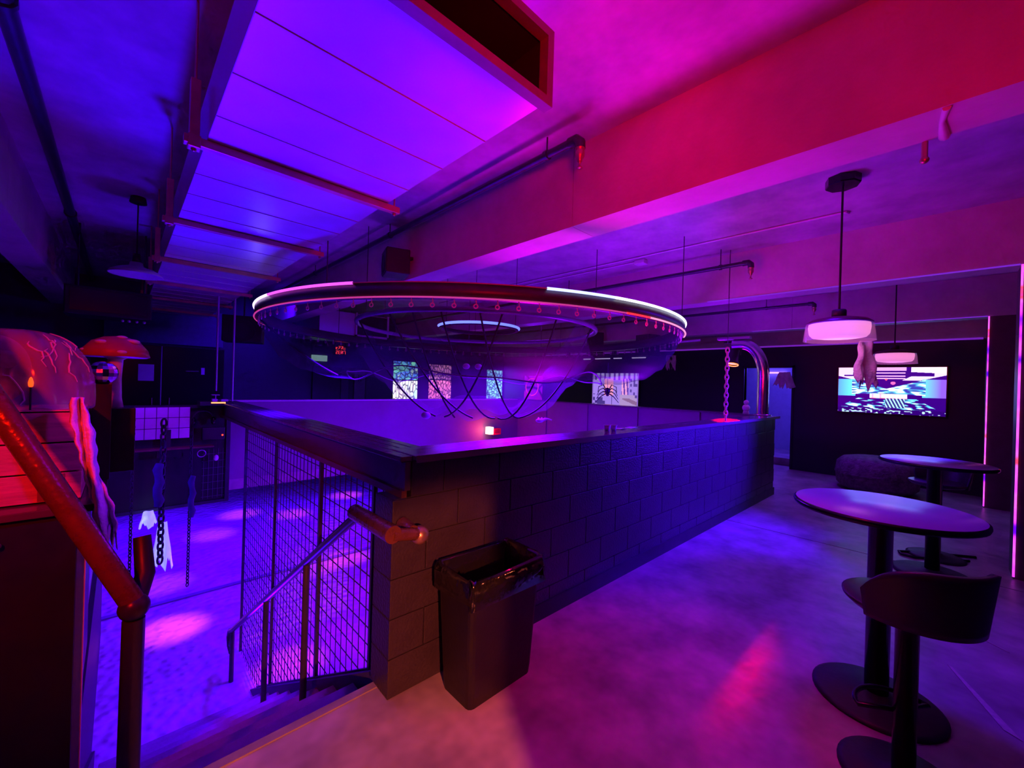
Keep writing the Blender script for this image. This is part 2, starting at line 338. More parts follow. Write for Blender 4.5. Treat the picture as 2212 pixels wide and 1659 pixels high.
struct(cl, 'pale edging strip on the ledge of the long wall')
bb = MB().box(0.9, WL, -0.012, 0.0, 0.0, 0.11).build('baseboard_front', BLACK); bb.location = pf.location; bb.rotation_euler = pf.rotation_euler; struct(bb, 'black skirting at the foot of the long wall')
# short side: box beam on posts with mesh below
ss = MB().box(1.06, 1.26, 1.875, 7.5, 1.035, 1.19); struct(ss.build('wall_side', mat('side_beam', (0.13, 0.085, 0.125), 0.4, noise=0.15)), 'boxed beam over the stair mesh')
sc_ = MB()
for i in range(4): sc_.box(1.02+0.068*i, 1.02+0.068*i+0.062, 1.85, 7.5, 1.19, 1.216, 0.004)
scp = MB(); struct(scp.box(1.03, 1.28, 1.86, 7.5, 1.186, 1.192).build('trim_4', BLACK), 'dark bed below the ledge boards of the stair side')
for i in range(4):
    b = MB().box(1.02+0.068*i, 1.02+0.068*i+0.062, 1.85, 7.5, 1.192, 1.217, 0.004).build('plank', CAPM, bpy.data.objects['trim_4'])
struct(MB().box(1.045, 1.075, 1.88, 7.3, 1.0, 1.035).build('trim_5', TRIMW), 'reddish wood batten under the boxed beam')
far = MB().box(1.06, 7.5, 7.5, 7.66, 0.0, 1.2).build('wall_void_far', mat('parapet_inner', (0.27, 0.21, 0.27), 0.6, noise=0.10, nscale=2)); struct(far, 'far inner parapet of the void lit violet')
struct(MB().box(1.0, 7.7, 7.46, 7.70, 1.2, 1.222).build('trim_6', WHITEP), 'pale top edge of the far parapet')
rgt = MB().box(7.43, 7.6, 1.95, 7.66, 0.0, 1.2).build('wall_void_right', bpy.data.materials['parapet_inner']); struct(rgt, 'right inner parapet of the void lit blue')
struct(MB().box(7.38, 7.66, 1.95, 7.7, 1.2, 1.222).build('trim_7', CAPM), 'dark ledge on the right parapet')
for y in (2.9, 4.1, 5.3, 6.5): struct(MB().box(7.40, 7.43, y, y+0.16, 0.0, 1.2).build('trim_8', bpy.data.materials['parapet_inner']), 'flat pilaster on the right parapet of the void')
# lower hall walls
lw = MB().box(-6, 15, 15.0, 15.2, ZL, 0).box(-6, -5.8, 0, 15, ZL, 0).box(14.8, 15, 0, 15, ZL, 0).box(1.0, 7.5, 1.98, 2.02, ZL, -0.16).box(-6, -0.14, 1.98, 2.02, ZL, -0.16).box(7.5, 15, 1.98, 2.02, ZL, -0.16)
struct(lw.build('wall_lower', mat('lower_wall', (0.34, 0.30, 0.36), 0.6, noise=0.15, nscale=1.2)), 'walls of the sunken hall')
lc = MB().box(-6, 15, 11.2, 15.2, 0.0, 0.05).build('ceiling_lower', DARK); struct(lc, 'dark ceiling of the hall past the far wall')
# ---- staircase
st = bpy.data.objects.new('staircase', None); COL.objects.link(st); struct(st, 'concrete staircase descending to the violet hall')
NR = 9; RIS = -ZL/NR; TR = 0.297; Y0 = 2.02
for k in range(1, NR):
    inst('step', MB().box(-0.06, 1.04, 0, TR+0.02, -0.18, 0.0, 0.008).mesh('step', mat('step_concrete', (0.36, 0.33, 0.38), 0.6, noise=0.25, nscale=4, bump=0.15)), st, (0, Y0+(k-1)*TR, -RIS*k))
struct(MB().box(-0.10, 1.02, 1.985, 2.03, -0.03, 0.006).build('trim_9', mat('nosing', (0.30, 0.26, 0.26), 0.5, noise=0.2)), 'worn nosing at the top of the stairs')
slope = RIS/TR
def stringer(x0, x1, lift, y0, y1, name, m):
    z = lambda y: -slope*(y-Y0)+lift
    vs = []
    for x in (x0, x1):
        vs += [(x, y0, z(y0)-0.34), (x, y1, z(y1)-0.34), (x, y1, z(y1)), (x, y0, z(y0))]
    return MB().add(vs, [(0, 1, 2, 3), (7, 6, 5, 4), (0, 4, 5, 1), (1, 5, 6, 2), (2, 6, 7, 3), (3, 7, 4, 0)]).build(name, m, st)
stringer(1.02, 1.06, 0.06, Y0, 4.85, 'stringer', NAVY); stringer(-0.14, -0.09, 0.10, Y0, 4.85, 'stringer', BLACK)
struct(MB().box(-0.16, -0.11, 2.75, 7.0, ZL, -0.16).build('wall_stair', mat('stair_wall', (0.05, 0.045, 0.08), 0.5)), 'dark side wall of the stairwell')
struct(MB().box(-0.135, -0.085, 2.32, 2.36, -1.2, 1.02).build('trim_10', WHITEP), 'pale upright panel edge beside the stairs')
# ================================================================== OBJECTS
# ---- air duct
du = thing('air_duct', 'rectangular galvanised air duct with open end hanging under the ceiling', 'air duct', (0.75, 1.11, 2.75))
DX0, DX1, DZ0, DZ1 = 0.28, 1.225, 2.75, 3.02
ox, oy, oz = du.location
shm = MB().box(DX0-ox, DX1-ox, 0.004, 0.352, -0.001, 0.003).bar((DX0-ox, 0.356, -0.002), (DX1-ox, 0.356, -0.002), 0.010, 0.007).mesh('bottom_sheet', GALV)
yy = 1.16; k = 0
while yy < 9.9:
    inst('bottom_sheet', shm, du, (0, yy-oy, random.uniform(-0.001, 0.001))); yy += 0.36; k += 1
YE = yy
MB().box(DX0-ox-0.001, DX0-ox+0.004, 0.04, YE-oy, 0.002, DZ1-oz).build('side_sheet', GALV, du)
MB().box(DX1-ox-0.004, DX1-ox+0.001, 0.04, YE-oy, 0.002, DZ1-oz).build('side_sheet', GALV, du)
MB().box(DX0-ox, DX1-ox, 0.04, YE-oy, DZ1-oz-0.004, DZ1-oz).build('top_sheet', GALV, du)
MB().box(DX0-ox+0.01, DX1-ox-0.01, 0.5, 0.52, 0.006, DZ1-oz-0.006).build('shade_plate', BLACK, du)  # added black plate, stands in for shade deep in the duct
MB().box(DX0-ox+0.006, DX1-ox-0.006, 0.03, 0.5, 0.005, 0.008).box(DX0-ox+0.006, DX0-ox+0.010, 0.03, 0.5, 0.008, DZ1-oz-0.008).box(DX1-ox-0.010, DX1-ox-0.006, 0.03, 0.5, 0.008, DZ1-oz-0.008).box(DX0-ox+0.006, DX1-ox-0.006, 0.03, 0.5, DZ1-oz-0.010, DZ1-oz-0.006).build('liner', mat('duct_shade_black', (0.004, 0.004, 0.004), 0.9), du)  # black inner sheets put the shade of the duct mouth into colour
fg = MB()
a0, a1, b0, b1 = DX0-ox-0.02, DX1-ox+0.02, -0.02, DZ1-oz+0.02
fg.box(a0, a1, 0.0, 0.045, b0, b0+0.035).box(a0, a1, 0.0, 0.045, b1-0.035, b1).box(a0, a0+0.035, 0, 0.045, b0+0.035, b1-0.035).box(a1-0.035, a1, 0, 0.045, b0+0.035, b1-0.035)
fg.build('flange', mat('flange_steel', (0.26, 0.18, 0.20), 0.45, metal=0.4, noise=0.15), du)
strm = MB().box(-0.56, 0.56, -0.022, 0.022, -0.045, -0.005, 0.003).mesh('strut', STRUT)
updm = MB().box(-0.54, -0.50, -0.022, 0.022, -0.01, 0.27, 0.003).box(-0.545, -0.495, -0.028, 0.028, -0.06, 0.0, 0.004).mesh('hanger', STRUT)
rodm = MB().tube([(-0.52, 0, 0.2), (-0.52, 0, ZC-oz)], 0.006, 6).mesh('rod', STRUT); rodr = MB().tube([(0.53, 0, -0.05), (0.53, 0, ZC-oz)], 0.006, 6).mesh('rod', STRUT)
bolt = MB().ball((-0.52, 0, -0.062), 0.012, 8, 6).mesh('bolt', BRASS); boltr = MB().ball((0.53, 0, -0.052), 0.012, 8, 6).mesh('bolt', BRASS)
for y in (2.51, 3.91, 5.3, 6.7, 8.1, 9.5):
    for nm, me in (('strut', strm), ('hanger', updm), ('rod', rodm), ('rod', rodr), ('bolt', bolt), ('bolt', boltr)): inst(nm, me, du, (0, y-oy, 0))
# second duct by the far bay
d2 = thing('air_duct', 'short galvanised duct with dark open end beyond the light ring', 'air duct', (3.6, 8.6, 2.5))
MB().box(-0.75, 0.7, 0, 1.6, 0, 0.5).build('casing', GALV, d2)
MB().box(0.0, 0.68, -0.03, 0.0, 0.06, 0.48).build('opening', BLACK, d2)
MB().box(-0.03, 0.0, -0.05, 0.0, -0.02, 0.52).box(0.68, 0.72, -0.05, 0, -0.02, 0.52).box(-0.03, 0.72, -0.05, 0, -0.02, 0.05).build('flange', GALV, d2)
for x in (-0.72, 0.66): MB().tube([(x, 0.05, 0.5), (x, 0.05, ZC-2.5)], 0.008, 6).build('rod', STRUT, d2)
# ---- sprinkler pipes
def pipe(x, y0, y1, z, r, label, head=True, hang=()):
    t = thing('sprinkler_pipe', label, 'pipe', (x, y0, z))
    pts = [(0, y1-y0, 0), (0, 0.10, 0), (0, 0.05, 0), (0, 0.015, -0.015), (0, 0, -0.06)] if head else [(0, y1-y0, 0), (0, 0, 0)]
    MB().tube(pts, r, 10).build('pipe_run', PIPEM, t)
    if head:
        MB().tube([(0, 0.09, 0), (0, 0.03, 0.0), (0, 0.0, -0.03), (0, 0, -0.07)], r*1.35, 10).build('elbow', PIPEM, t)
        MB().lathe([(0.0, -0.06), (r*1.25, -0.06), (r*1.25, -0.075), (r*0.95, -0.08), (r*1.2, -0.095), (r*1.15, -0.125), (r*0.6, -0.145), (r*0.65, -0.155), (r*0.3, -0.16), (r*0.3, -0.195), (r*0.75, -0.198), (r*0.75, -0.204), (0, -0.204)], n=12).build('sprinkler_head', BRASS, t)
    for h in hang:
        MB().tube([(0, h-y0, 0), (0, h-y0, ZC-z)], 0.006, 6).build('hanger_rod', PIPEM, t)
        MB().tube([(0, h-y0-0.015, 0), (0, h-y0+0.015, 0)], r*1.3, 10).build('clamp', PIPEM, t)
    return t
pipe(2.2, 1.70, 10.9, 3.27, 0.027, 'dark sprinkler pipe with head beside the red beam', True, (2.0, 4.4, 6.9))
pipe(5.5, 1.60, 10.9, 3.17, 0.027, 'dark sprinkler pipe with head before the second beam', True, (1.95, 4.4))
pipe(8.9, 1.55, 10.9, 3.2, 0.027, 'short looking sprinkler pipe with head before the farthest beam', True, (2.3,))
pipe(-0.43, -3.8, 10.9, 3.3, 0.04, 'thick dark pipe running along the left ceiling', False, (3.0, 6.5))
cdt = thing('conduit', 'thin pale conduit running along the ceiling behind the red beam', 'conduit', (5.1, 0.66, 3.385))
MB().tube([(0, 0, 0), (-0.06, 6.5, 0)], 0.011, 6).build('conduit_run', WHITEP, cdt); MB().tube([(0, 0, 0), (0.05, -0.02, 0), (0.06, -0.02, 0.01)], 0.011, 6).build('conduit_end', WHITEP, cdt)
cd2 = thing('conduit', 'second thin conduit with junction box on the ceiling beyond the first', 'conduit', (5.25, 1.9, 3.385))
MB().tube([(0, 1.1, 0), (-0.05, 6.0, 0)], 0.011, 6).build('conduit_run', WHITEP, cd2); MB().box(-0.06, 0.06, 0.95, 1.1, -0.05, 0.01, 0.01).build('junction_box', WHITEP, cd2)
hk = thing('ceiling_hook', 'small pale metal drop fitting hanging below the near beam', 'hook', (2.715, 0.065, 2.8))
MB().tube([(0, 0, 0.0), (0, 0, -0.075)], 0.012, 8).build('stem', BRASS, hk); MB().ball((0, 0, -0.085), 0.018, 8, 6).build('knob', BRASS, hk)
tag(MB().tube([(2.44, -0.003, 2.797), (2.55, 0.01, 2.795), (2.71, 0.002, 2.797)], [0.014, 0.01, 0.02], 8).build('plaster_drip', WHITEP), 'pale plaster drip smeared across the soffit of the near beam', 'plaster drip')
# ---- loudspeaker on the beam
def speaker(name, label, loc, sx, sy, sz, face='y', rz=0.0, group=None):
    t = thing(name, label, 'loudspeaker', loc, rz, group)
    MB().box(-sx/2, sx/2, -sy/2, sy/2, 0, sz, 0.012).build('cabinet', DARK, t)
    MB().box(-sx/2+0.015, sx/2-0.015, -sy/2-0.008, -sy/2+0.002, 0.015, sz-0.015, 0.003).build('grille', BLACK, t)
    MB().lathe([(0, 0), (sx*0.1, 0.004), (sx*0.3, -0.004), (sx*0.32, 0.006), (sx*0.34, 0)], n=20).build('cone', DARK, t).matrix_local = Matrix.Translation((0, -sy/2-0.009, sz*0.42)) @ Matrix.Rotation(PI/2, 4, 'X')
    MB().bar((0, sy/2, sz*0.8), (0, sy/2+0.06, sz*0.8), 0.05, 0.03).build('bracket', BLACK, t)
    return t
speaker('loudspeaker', 'small black loudspeaker mounted on the red beam above the ring', (2.25, 4.33, 2.80), 0.30, 0.26, 0.28, rz=-PI/2-0.3)
speaker('loudspeaker', 'black loudspeaker hanging on the third beam right of the ring', (8.95, 4.75, 2.35), 0.42, 0.36, 0.5, rz=-PI/2-0.3)
speaker('loudspeaker', 'black loudspeaker over the parapet behind the ring at right', (8.9, 6.2, 2.45), 0.35, 0.3, 0.55, rz=-PI/2-0.4)
s3 = speaker('loudspeaker', 'black loudspeaker hanging left of the ring at the duct end', (1.45, 7.95, 2.15), 0.55, 0.4, 0.42, rz=-0.3)
MB().tube([(0, 0, 0.42), (0, 0, ZC-2.15)], 0.012, 6).build('rod', PIPEM, s3)
# ---- light rings
RC = (3.71, 4.59)
def band(r0, r1, z0, z1, n=96):
    return MB().lathe([(r0, z0), (r1, z0), (r1, z1), (r0, z1), (r0, z0)], n=n)
rg = thing('light_ring', 'large black hanging ring with LED edges over the void', 'light ring', (RC[0], RC[1], 2.25))
band(2.66, 2.74, 0.0, 0.12).build('ring_band', mat('ring_band', (0.05, 0.025, 0.035), 0.4, noise=0.2), rg)
def led_arc(nm, r, z, d0, d1, m, tr=0.012, n=48, par=rg):
    a0, a1 = math.radians(d0), math.radians(d1)
    return MB().tube([(r*math.cos(a0+(a1-a0)*i/n), r*math.sin(a0+(a1-a0)*i/n), z) for i in range(n+1)], tr, 8).build(nm, m, par)
led_arc('led_arc', 2.745, 0.118, 160, 185, emit('led_white_violet', (0.75, 0.5, 1.0), 3.0))
led_arc('led_arc', 2.745, 0.118, 185, 209.3, emit('led_pink', (0.8, 0.08, 1.0), 1.6))
led_arc('led_arc', 2.745, 0.118, 242.2, 256, emit('led_blue_white', (0.35, 0.4, 1.0), 2.6))
led_arc('led_arc', 2.745, 0.118, 256, 300, emit('led_white_blue', (0.7, 0.75, 1.0), 3.0))
led_arc('led_arc', 2.745, 0.118, 209.3, 242.2, mat('led_off', (0.55, 0.25, 0.2), 0.4), 0.005)
led_arc('led_arc', 2.742, 0.002, 150, 259, emit('led_rose', (0.75, 0.05, 0.35), 0.75), 0.007)
led_arc('led_arc', 2.744, 0.002, 259, 266, emit('led_red', (1.0, 0.02, 0.02), 1.6), 0.009)
led_arc('led_arc', 2.744, 0.002, 266, 300, emit('led_pinkwhite', (1.0, 0.25, 0.45), 1.5), 0.009)
clipm = MB().tube([(0, 0, 0), (0, 0.006, -0.04)], 0.004, 5).tube([(0.0, 0.016*math.cos(2*PI*i/8), -0.052+0.016*math.sin(2*PI*i/8)) for i in range(8)], 0.0055, 5, closed=True).mesh('clip', mat('clip_plastic', (0.8, 0.5, 0.55), 0.4))
for i in range(100):
    a = 2*PI*i/100; inst('clip', clipm, rg, (2.70*math.cos(a), 2.70*math.sin(a), 0), a)
for a in (0.4, 1.97, 3.54, 5.11): MB().tube([(2.7*math.cos(a), 2.7*math.sin(a), 0.1), (2.7*math.cos(a), 2.7*math.sin(a), ZB-2.25 if False else ZC-2.25)], 0.005, 6).build('cable', PIPEM, rg)
rm = thing('light_ring', 'medium dark hanging ring inside the large one', 'light ring', (RC[0], RC[1], 2.36))
MB().tube([(1.65*math.cos(2*PI*i/80), 1.65*math.sin(2*PI*i/80), 0) for i in range(80)], 0.03, 10, closed=True).build('ring_tube', mat('ring_tube', (0.22, 0.16, 0.26), 0.35, metal=0.3, noise=0.1), rm)
for a in (1.0, 3.1, 5.2): MB().tube([(1.65*math.cos(a), 1.65*math.sin(a), 0), (1.65*math.cos(a), 1.65*math.sin(a), ZC-2.36)], 0.005, 6).build('cable', PIPEM, rm)
rs = thing('light_ring', 'small innermost hanging ring with bright blue LED front', 'light ring', (RC[0], RC[1], 2.38))
band(0.53, 0.57, -0.02, 0.03, 48).build('ring_band', DARK, rs)
led_arc('led_arc', 0.575, 0.012, 150, 320, emit('led_blue', (0.12, 0.16, 1.0), 3.0), 0.018, par=rs)
for a in (1.0, 3.1, 5.2): MB().tube([(0.55*math.cos(a), 0.55*math.sin(a), 0), (0.55*math.cos(a), 0.55*math.sin(a), ZC-2.38)], 0.004, 6).build('cable', PIPEM, rs)
# ---- netting under the ring
def net_mat(name, col, al):
    m, N, L, b = nt(name)
    b.inputs['Base Color'].default_value = (*col, 1); b.inputs['Roughness'].default_value = 0.9; b.inputs['Specular IOR Level'].default_value = 0.1
    tc = N.new('ShaderNodeTexCoord'); n = N.new('ShaderNodeTexNoise'); n.inputs['Scale'].default_value = 2.0; n.inputs['Detail'].default_value = 3; L.new(tc.outputs['Object'], n.inputs['Vector'])
    mr = N.new('ShaderNodeMapRange'); mr.inputs[1].default_value = 0.3; mr.inputs[2].default_value = 0.7; mr.inputs[3].default_value = al*0.75; mr.inputs[4].default_value = min(1, al*1.25)
    L.new(n.outputs[0], mr.inputs[0]); L.new(mr.outputs[0], b.inputs['Alpha'])
    return m
NETM = net_mat('purple_net', (0.08, 0.04, 0.11), 0.30); NET2 = net_mat('sheer_net', (0.14, 0.10, 0.17), 0.17)
def lerp_prof(P, t):
    for (a, za), (b, zb) in zip(P, P[1:]):
        if t <= b:
            u = (t-a)/(b-a); u = u*u*(3-2*u); return za+(zb-za)*u
    return P[-1][1]
OUTP = [(0.0, 2.23), (0.08, 2.04), (0.22, 1.84), (0.45, 1.71), (0.75, 1.66), (1.0, 1.68)]
nt1 = thing('net_drape', 'dark purple net sagging from the rim of the large ring', 'netting', (RC[0], RC[1], 0))
def outer(u, v):
    a = 2*PI*u; r = 2.70-(2.70-1.75)*v
    z = lerp_prof(OUTP, v)
    z += v*v*(0.06*math.cos(5*a+0.6)+0.03*math.cos(9*a))
    return (r*math.cos(a), r*math.sin(a), z)
MB().grid(outer, 160, 14).build('net_sheet', NETM, nt1)
INP = [(0.0, 1.98), (0.2, 1.62), (0.45, 1.26), (0.7, 1.14), (1.0, 1.42)]
nt2 = thing('net_drape', 'sheer violet net hanging low in swags beneath the middle ring', 'netting', (RC[0], RC[1], 0))
def inner(u, v):
    a = 2*PI*u; r = 1.65-1.45*v
    z = lerp_prof(INP, v)
    pk = max(0.0, math.cos(5*a+0.9))**3
    z += (1-v)**1.5*0.38*pk*(1 if v < 0.95 else 0)+v*(1-v)*0.35*math.cos(7*a+1.1)*0.5
    return (r*math.cos(a), r*math.sin(a), z)
MB().grid(inner, 140, 16).build('net_sheet', NET2, nt2)
# hem cord
MB().tube([outer(i/120, 1.0) for i in range(120)], 0.008, 5, closed=True).build('hem', mat('hem_cord', (0.2, 0.12, 0.28), 0.8), nt1)
ropes = [(-2.5, -2.0, 0.3), (-2.1, -2.7, 0.25), (-2.9, -2.3, 0.2), (-1.7, -1.95, 0.35), (-2.25, -1.6, 0.3), (2.9, -2.85, 0.2), (-1.2, -1.6, 0.25), (-2.7, -2.55, 0.15)]
for i, (a, b, s_) in enumerate(ropes):
    p = Vector((1.65*math.cos(a), 1.65*math.sin(a), 2.36)); q = Vector((0.9*math.cos(b), 0.9*math.sin(b), 1.17))
    MB().tube(sag(p, q, s_, 14), 0.011, 6).build('rope', BLACK, nt2)
p0 = Vector((2.7*math.cos(2.95), 2.7*math.sin(2.95), 2.24)); MB().tube(sag(p0, p0+Vector((0.75, -0.3, -0.6)), 0.05, 8), 0.012, 6).build('rope', BLACK, nt1)
for i, (p, nmn) in enumerate((((3.05, 4.00, 1.80), 0), ((3.16, 3.90, 1.80), 0), ((2.60, 4.157, 1.20), 1))):
    tag(MB().ball(p, 0.045 if nmn == 0 else 0.055, 14, 10, (1, 1, 0.8)).build('foam_ball', mat('foam_ball', (0.6, 0.55, 0.65), 0.7, noise=0.1)), ['left one of two pale foam balls caught side by side in the net', 'right one of two pale foam balls caught side by side in the net', 'single pale foam ball lying at the bottom of the low net'][i], 'ball', 'foam balls in the net')
hd = thing('skeleton_hand', 'pale plastic skeleton hand caught in the low net', 'decoration', (3.72, 3.37, 1.16))
MB().ball((0, 0, 0), 0.05, 12, 8, (1, 1, 0.5)).build('palm', MUSHW, hd)
for i in range(5):
    a = -0.8+i*0.42; MB().tube([(0.03*math.cos(a), 0.03*math.sin(a), 0), (0.10*math.cos(a), 0.10*math.sin(a), 0.025), (0.15*math.cos(a), 0.15*math.sin(a), 0.01)], [0.012, 0.01, 0.007], 6).build('finger', MUSHW, hd)
# spider
sp = thing('toy_spider', 'black toy spider dangling under the net before the white screen', 'decoration', (5.2, 3.379, 1.54))
MB().ball((0, 0, 0), 0.04, 12, 8, (1, 1, 1.2)).build('abdomen', BLACK, sp); MB().ball((-0.01, -0.01, -0.055), 0.024, 10, 8).build('head', BLACK, sp)
for i in range(8):
    s_ = -1 if i < 4 else 1; j = i % 4; d = RT*s_; v = 0.07-0.05*j
    MB().tube([Vector((0, 0, -0.03)), d*0.06+Vector((0, 0, v+0.02)), d*(0.13-0.01*j)+Vector((0, 0, v-0.01)), d*(0.14+0.01*j)+Vector((0, 0, v-0.09))], [0.009, 0.008, 0.006, 0.004], 6).build('leg', BLACK, sp)
MB().tube([(0, 0, 0.04), (0, 0, 0.42)], 0.003, 5).build('thread', BLACK, sp)
# ---- pendant lamps
def pendant(label, loc):
    t = thing('pendant_lamp', label, 'pendant lamp', loc, 0, 'pink glass pendant lamps')
    H = ZC-loc[2]
    MB().lathe([(0, H-0.07), (0.115, H-0.07), (0.12, H-0.06), (0.12, H), (0, H)], n=8, smooth=False).build('canopy', BLACKG, t)
    MB().tube([(0, 0, 0.17), (0, 0, H-0.06)], 0.008, 8).build('cord', BLACK, t)
    MB().lathe([(0, 0.20), (0.045, 0.20), (0.05, 0.19), (0.05, 0.13), (0, 0.13)], n=20).build('socket', DARK, t)
    MB().lathe([(0, 0.14), (0.10, 0.135), (0.19, 0.115), (0.222, 0.09), (0.222, 0.08), (0, 0.08)], n=40).build('cap', mat('lamp_cap', (0.10, 0.015, 0.02), 0.35), t)
    MB().lathe([(0, 0.082), (0.205, 0.082), (0.208, 0.05), (0.200, -0.005), (0.18, -0.03), (0.12, -0.04), (0, -0.042)], n=40).build('diffuser', emit('lamp_glow', (1.0, 0.30, 0.72), 1.2, (0.8, 0.5, 0.6)), t)
    MB().lathe([(0.222, 0.085), (0.232, 0.03), (0.240, -0.055), (0.241, -0.06)], n=40).build('glass', clear('lamp_glass', (0.9, 0.75, 0.85), 0.22, 0.05), t, 0.003)
    l = lamp('POINT', 'pendant_glow', (0, 0, -0.10), (0.8, 0.12, 0.9), 1.2, size=0.12); l.parent = t
    return t
pendant('pink glowing glass pendant lamp nearest, with gauze ghost beside it', (4.31, 0.58, 2.10))
pendant('pink glowing glass pendant lamp farther away, before the big screen', (7.90, 0.43, 2.11))
# gauze ghost
def rag(name, label, c, w, h, rz, seed, group=None, m=CLOTH, n=14, rows=18, flare=0.3, cat='cloth'):
    rnd = random.Random(seed); t = MB(); ends = [rnd.uniform(0.62, 1.0) for _ in range(n+1)]
    def fn(u, v):
        i = min(n, int(round(u*n))); e = ends[i]
        x = (u-0.5)*w*(1+flare*v-0.35*(1-v)); z = -h*v*e; y = 0.03*math.sin(u*9+seed)*(0.4+v)+0.012*math.sin(v*11+u*5)
        return (x, y, z)
    t.grid(fn, n, rows); o = t.build(name, m, None, 0.004); o.location = c; o.rotation_euler = (0, 0, rz)
    return tag(o, label, cat, group)
rag('ghost_cloth', 'torn white gauze ghost hanging beside the nearest pendant lamp', (4.60, 0.434, 2.06), 0.15, 0.44, AX-PI/2, 3)
rag('ghost_cloth', 'torn white rag hanging in the doorway to the small room', (10.02, 2.22, 2.02), 0.3, 0.36, PI/2, 5)
rag('ghost_cloth', 'pale cloth pennant on the far black wall right of the ring', (10.085, 4.70, 2.45), 0.4, 0.42, PI/2, 6, flare=-0.4)
# ---- tables and stools
def bar_table(label, x, y, group='round bar tables'):
    t = thing('bar_table', label, 'table', (x, y, 0), 0, group)
    MB().lathe([(0, 0.985), (0.365, 0.985), (0.378, 0.992), (0.38, 1.002), (0.376, 1.012), (0.37, 1.016), (0, 1.016)], n=56).build('table_top', TABM, t)
    MB().lathe([(0.37, 1.0162), (0.379, 1.010), (0.381, 1.0), (0.377, 0.988), (0.36, 0.984)], n=56).build('edge_band', BLACKG, t)
    MB().lathe([(0, 0.02), (0.05, 0.02), (0.05, 0.975), (0.12, 0.978), (0.12, 0.985), (0, 0.985)], n=24).build('post', BLACKG, t)
    MB().lathe([(0, 0.0), (0.27, 0.0), (0.27, 0.012), (0.25, 0.022), (0.08, 0.032), (0.055, 0.05), (0, 0.05)], n=40).build('base', DARK, t)
    return t
bar_table('round black bar table in front, nearest the camera', 2.9, 0.19)
bar_table('round black bar table farther back near the pouf', 5.31, 0.0)
def bar_stool(label, x, y, rz):
    t = thing('bar_stool', label, 'bar stool', (x, y, 0), rz, 'black shell bar stools')
    # seat shell faces local +x
    MB().lathe([(0, 0.70), (0.12, 0.70), (0.19, 0.715), (0.212, 0.735), (0.215, 0.748), (0.205, 0.752), (0.12, 0.742), (0, 0.738)], n=40).build('seat', mat('stool_shell', (0.045, 0.032, 0.042), 0.32, noise=0.1), t)
    def back(u, v):
        a = math.radians(100+160*u); e = (abs(u-0.5)*2)**4
        r = 0.208+0.025*v; top = 0.955-0.13*e
        return (r*math.cos(a), r*math.sin(a), 0.715+(top-0.715)*v)
    MB().grid(back, 36, 10).build('backrest', MC['stool_shell'], t, 0.022)
    MB().lathe([(0, 0.03), (0.038, 0.03), (0.038, 0.66), (0.09, 0.69), (0.09, 0.703), (0, 0.703)], n=20).build('post', BLACKG, t)
    MB().lathe([(0, 0), (0.215, 0), (0.215, 0.01), (0.19, 0.02), (0.06, 0.03), (0.045, 0.045), (0, 0.045)], n=36).build('base', DARK, t)
    fr = [(0.16*math.cos(a), 0.16*math.sin(a), 0.28) for a in [math.radians(-70+140*i/16) for i in range(17)]]
    MB().tube([(0.03, -0.02, 0.28)]+fr+[(0.03, 0.02, 0.28)], 0.01, 8).build('footrest', BLACKG, t)
    return t
bar_stool('black shell bar stool with low back, closest to the camera', 2.37, 0.065, 0.8)
bar_stool('black shell bar stool beyond the far table', 5.92, -0.02, 2.6)
# pouf
pf_ = thing('pouf', 'furry round dark pouf beside the far table', 'pouf', (9.15, 0.68, 0))
MB().lathe([(0, 0.56), (0.30, 0.56), (0.44, 0.53), (0.52, 0.45), (0.54, 0.28), (0.52, 0.10), (0.44, 0.02), (0, 0.0)], n=40).build('cushion', FUR, pf_)
MB().lathe([(0.545, 0.30), (0.55, 0.28), (0.545, 0.26)], n=40).build('seam', FUR, pf_)
# floor cable, tape
tag(MB().tube([(6.2, -0.3, 0.01), (5.95, 0.05, 0.01), (5.78, 0.24, 0.012), (5.70, 0.22, 0.012), (5.68, 0.12, 0.012), (5.8, 0.0, 0.01), (6.0, -0.25, 0.01)], 0.012, 8).build('floor_cable', BLACK), 'black cable looped on the floor near the far table', 'cable')
tag(MB().add([(3.60, -0.075, 0.003), (3.585, -0.095, 0.003), (3.075, -0.31, 0.003), (3.11, -0.255, 0.003)], [(0, 1, 2, 3)]).build('floor_tape', TAPE, None, 0.003), 'long pale worn tape line on the floor behind the near stool', 'tape')
tag(MB().add([(4.21, -0.185, 0.003), (4.18, -0.215, 0.003), (4.07, -0.35, 0.003), (4.11, -0.31, 0.003)], [(0, 1, 2, 3)]).build('floor_tape', TAPE, None, 0.003), 'short pale tape piece by the right wall', 'tape')
# ---- trash bin
tb = thing('trash_bin', 'tall black rubbish bin with glossy bag liner against the block wall', 'bin', (1.47, 1.655, 0))
def rect_loop(hx, hy, z, rr=0.03, n=3):
    P = []
    for cx, cy, a in ((hx-rr, hy-rr, 0), (-hx+rr, hy-rr, PI/2), (-hx+rr, -hy+rr, PI), (hx-rr, -hy+rr, 1.5*PI)):
        for i in range(n+1): P.append((cx+rr*math.cos(a+PI/2*i/n), cy+rr*math.sin(a+PI/2*i/n), z))
    return P
def loops(Ls, cap0=True, cap1=False, sm=False):
    m = MB(); n = len(Ls[0]); vs = [p for l in Ls for p in l]; fs = []
    for j in range(len(Ls)-1):
        for i in range(n): fs.append((j*n+i, j*n+(i+1) % n, (j+1)*n+(i+1) % n, (j+1)*n+i))
    if cap0: fs.append(tuple(range(n)))
    if cap1: fs.append(tuple(range((len(Ls)-1)*n, len(Ls)*n)))
    return m.add(vs, fs, sm)
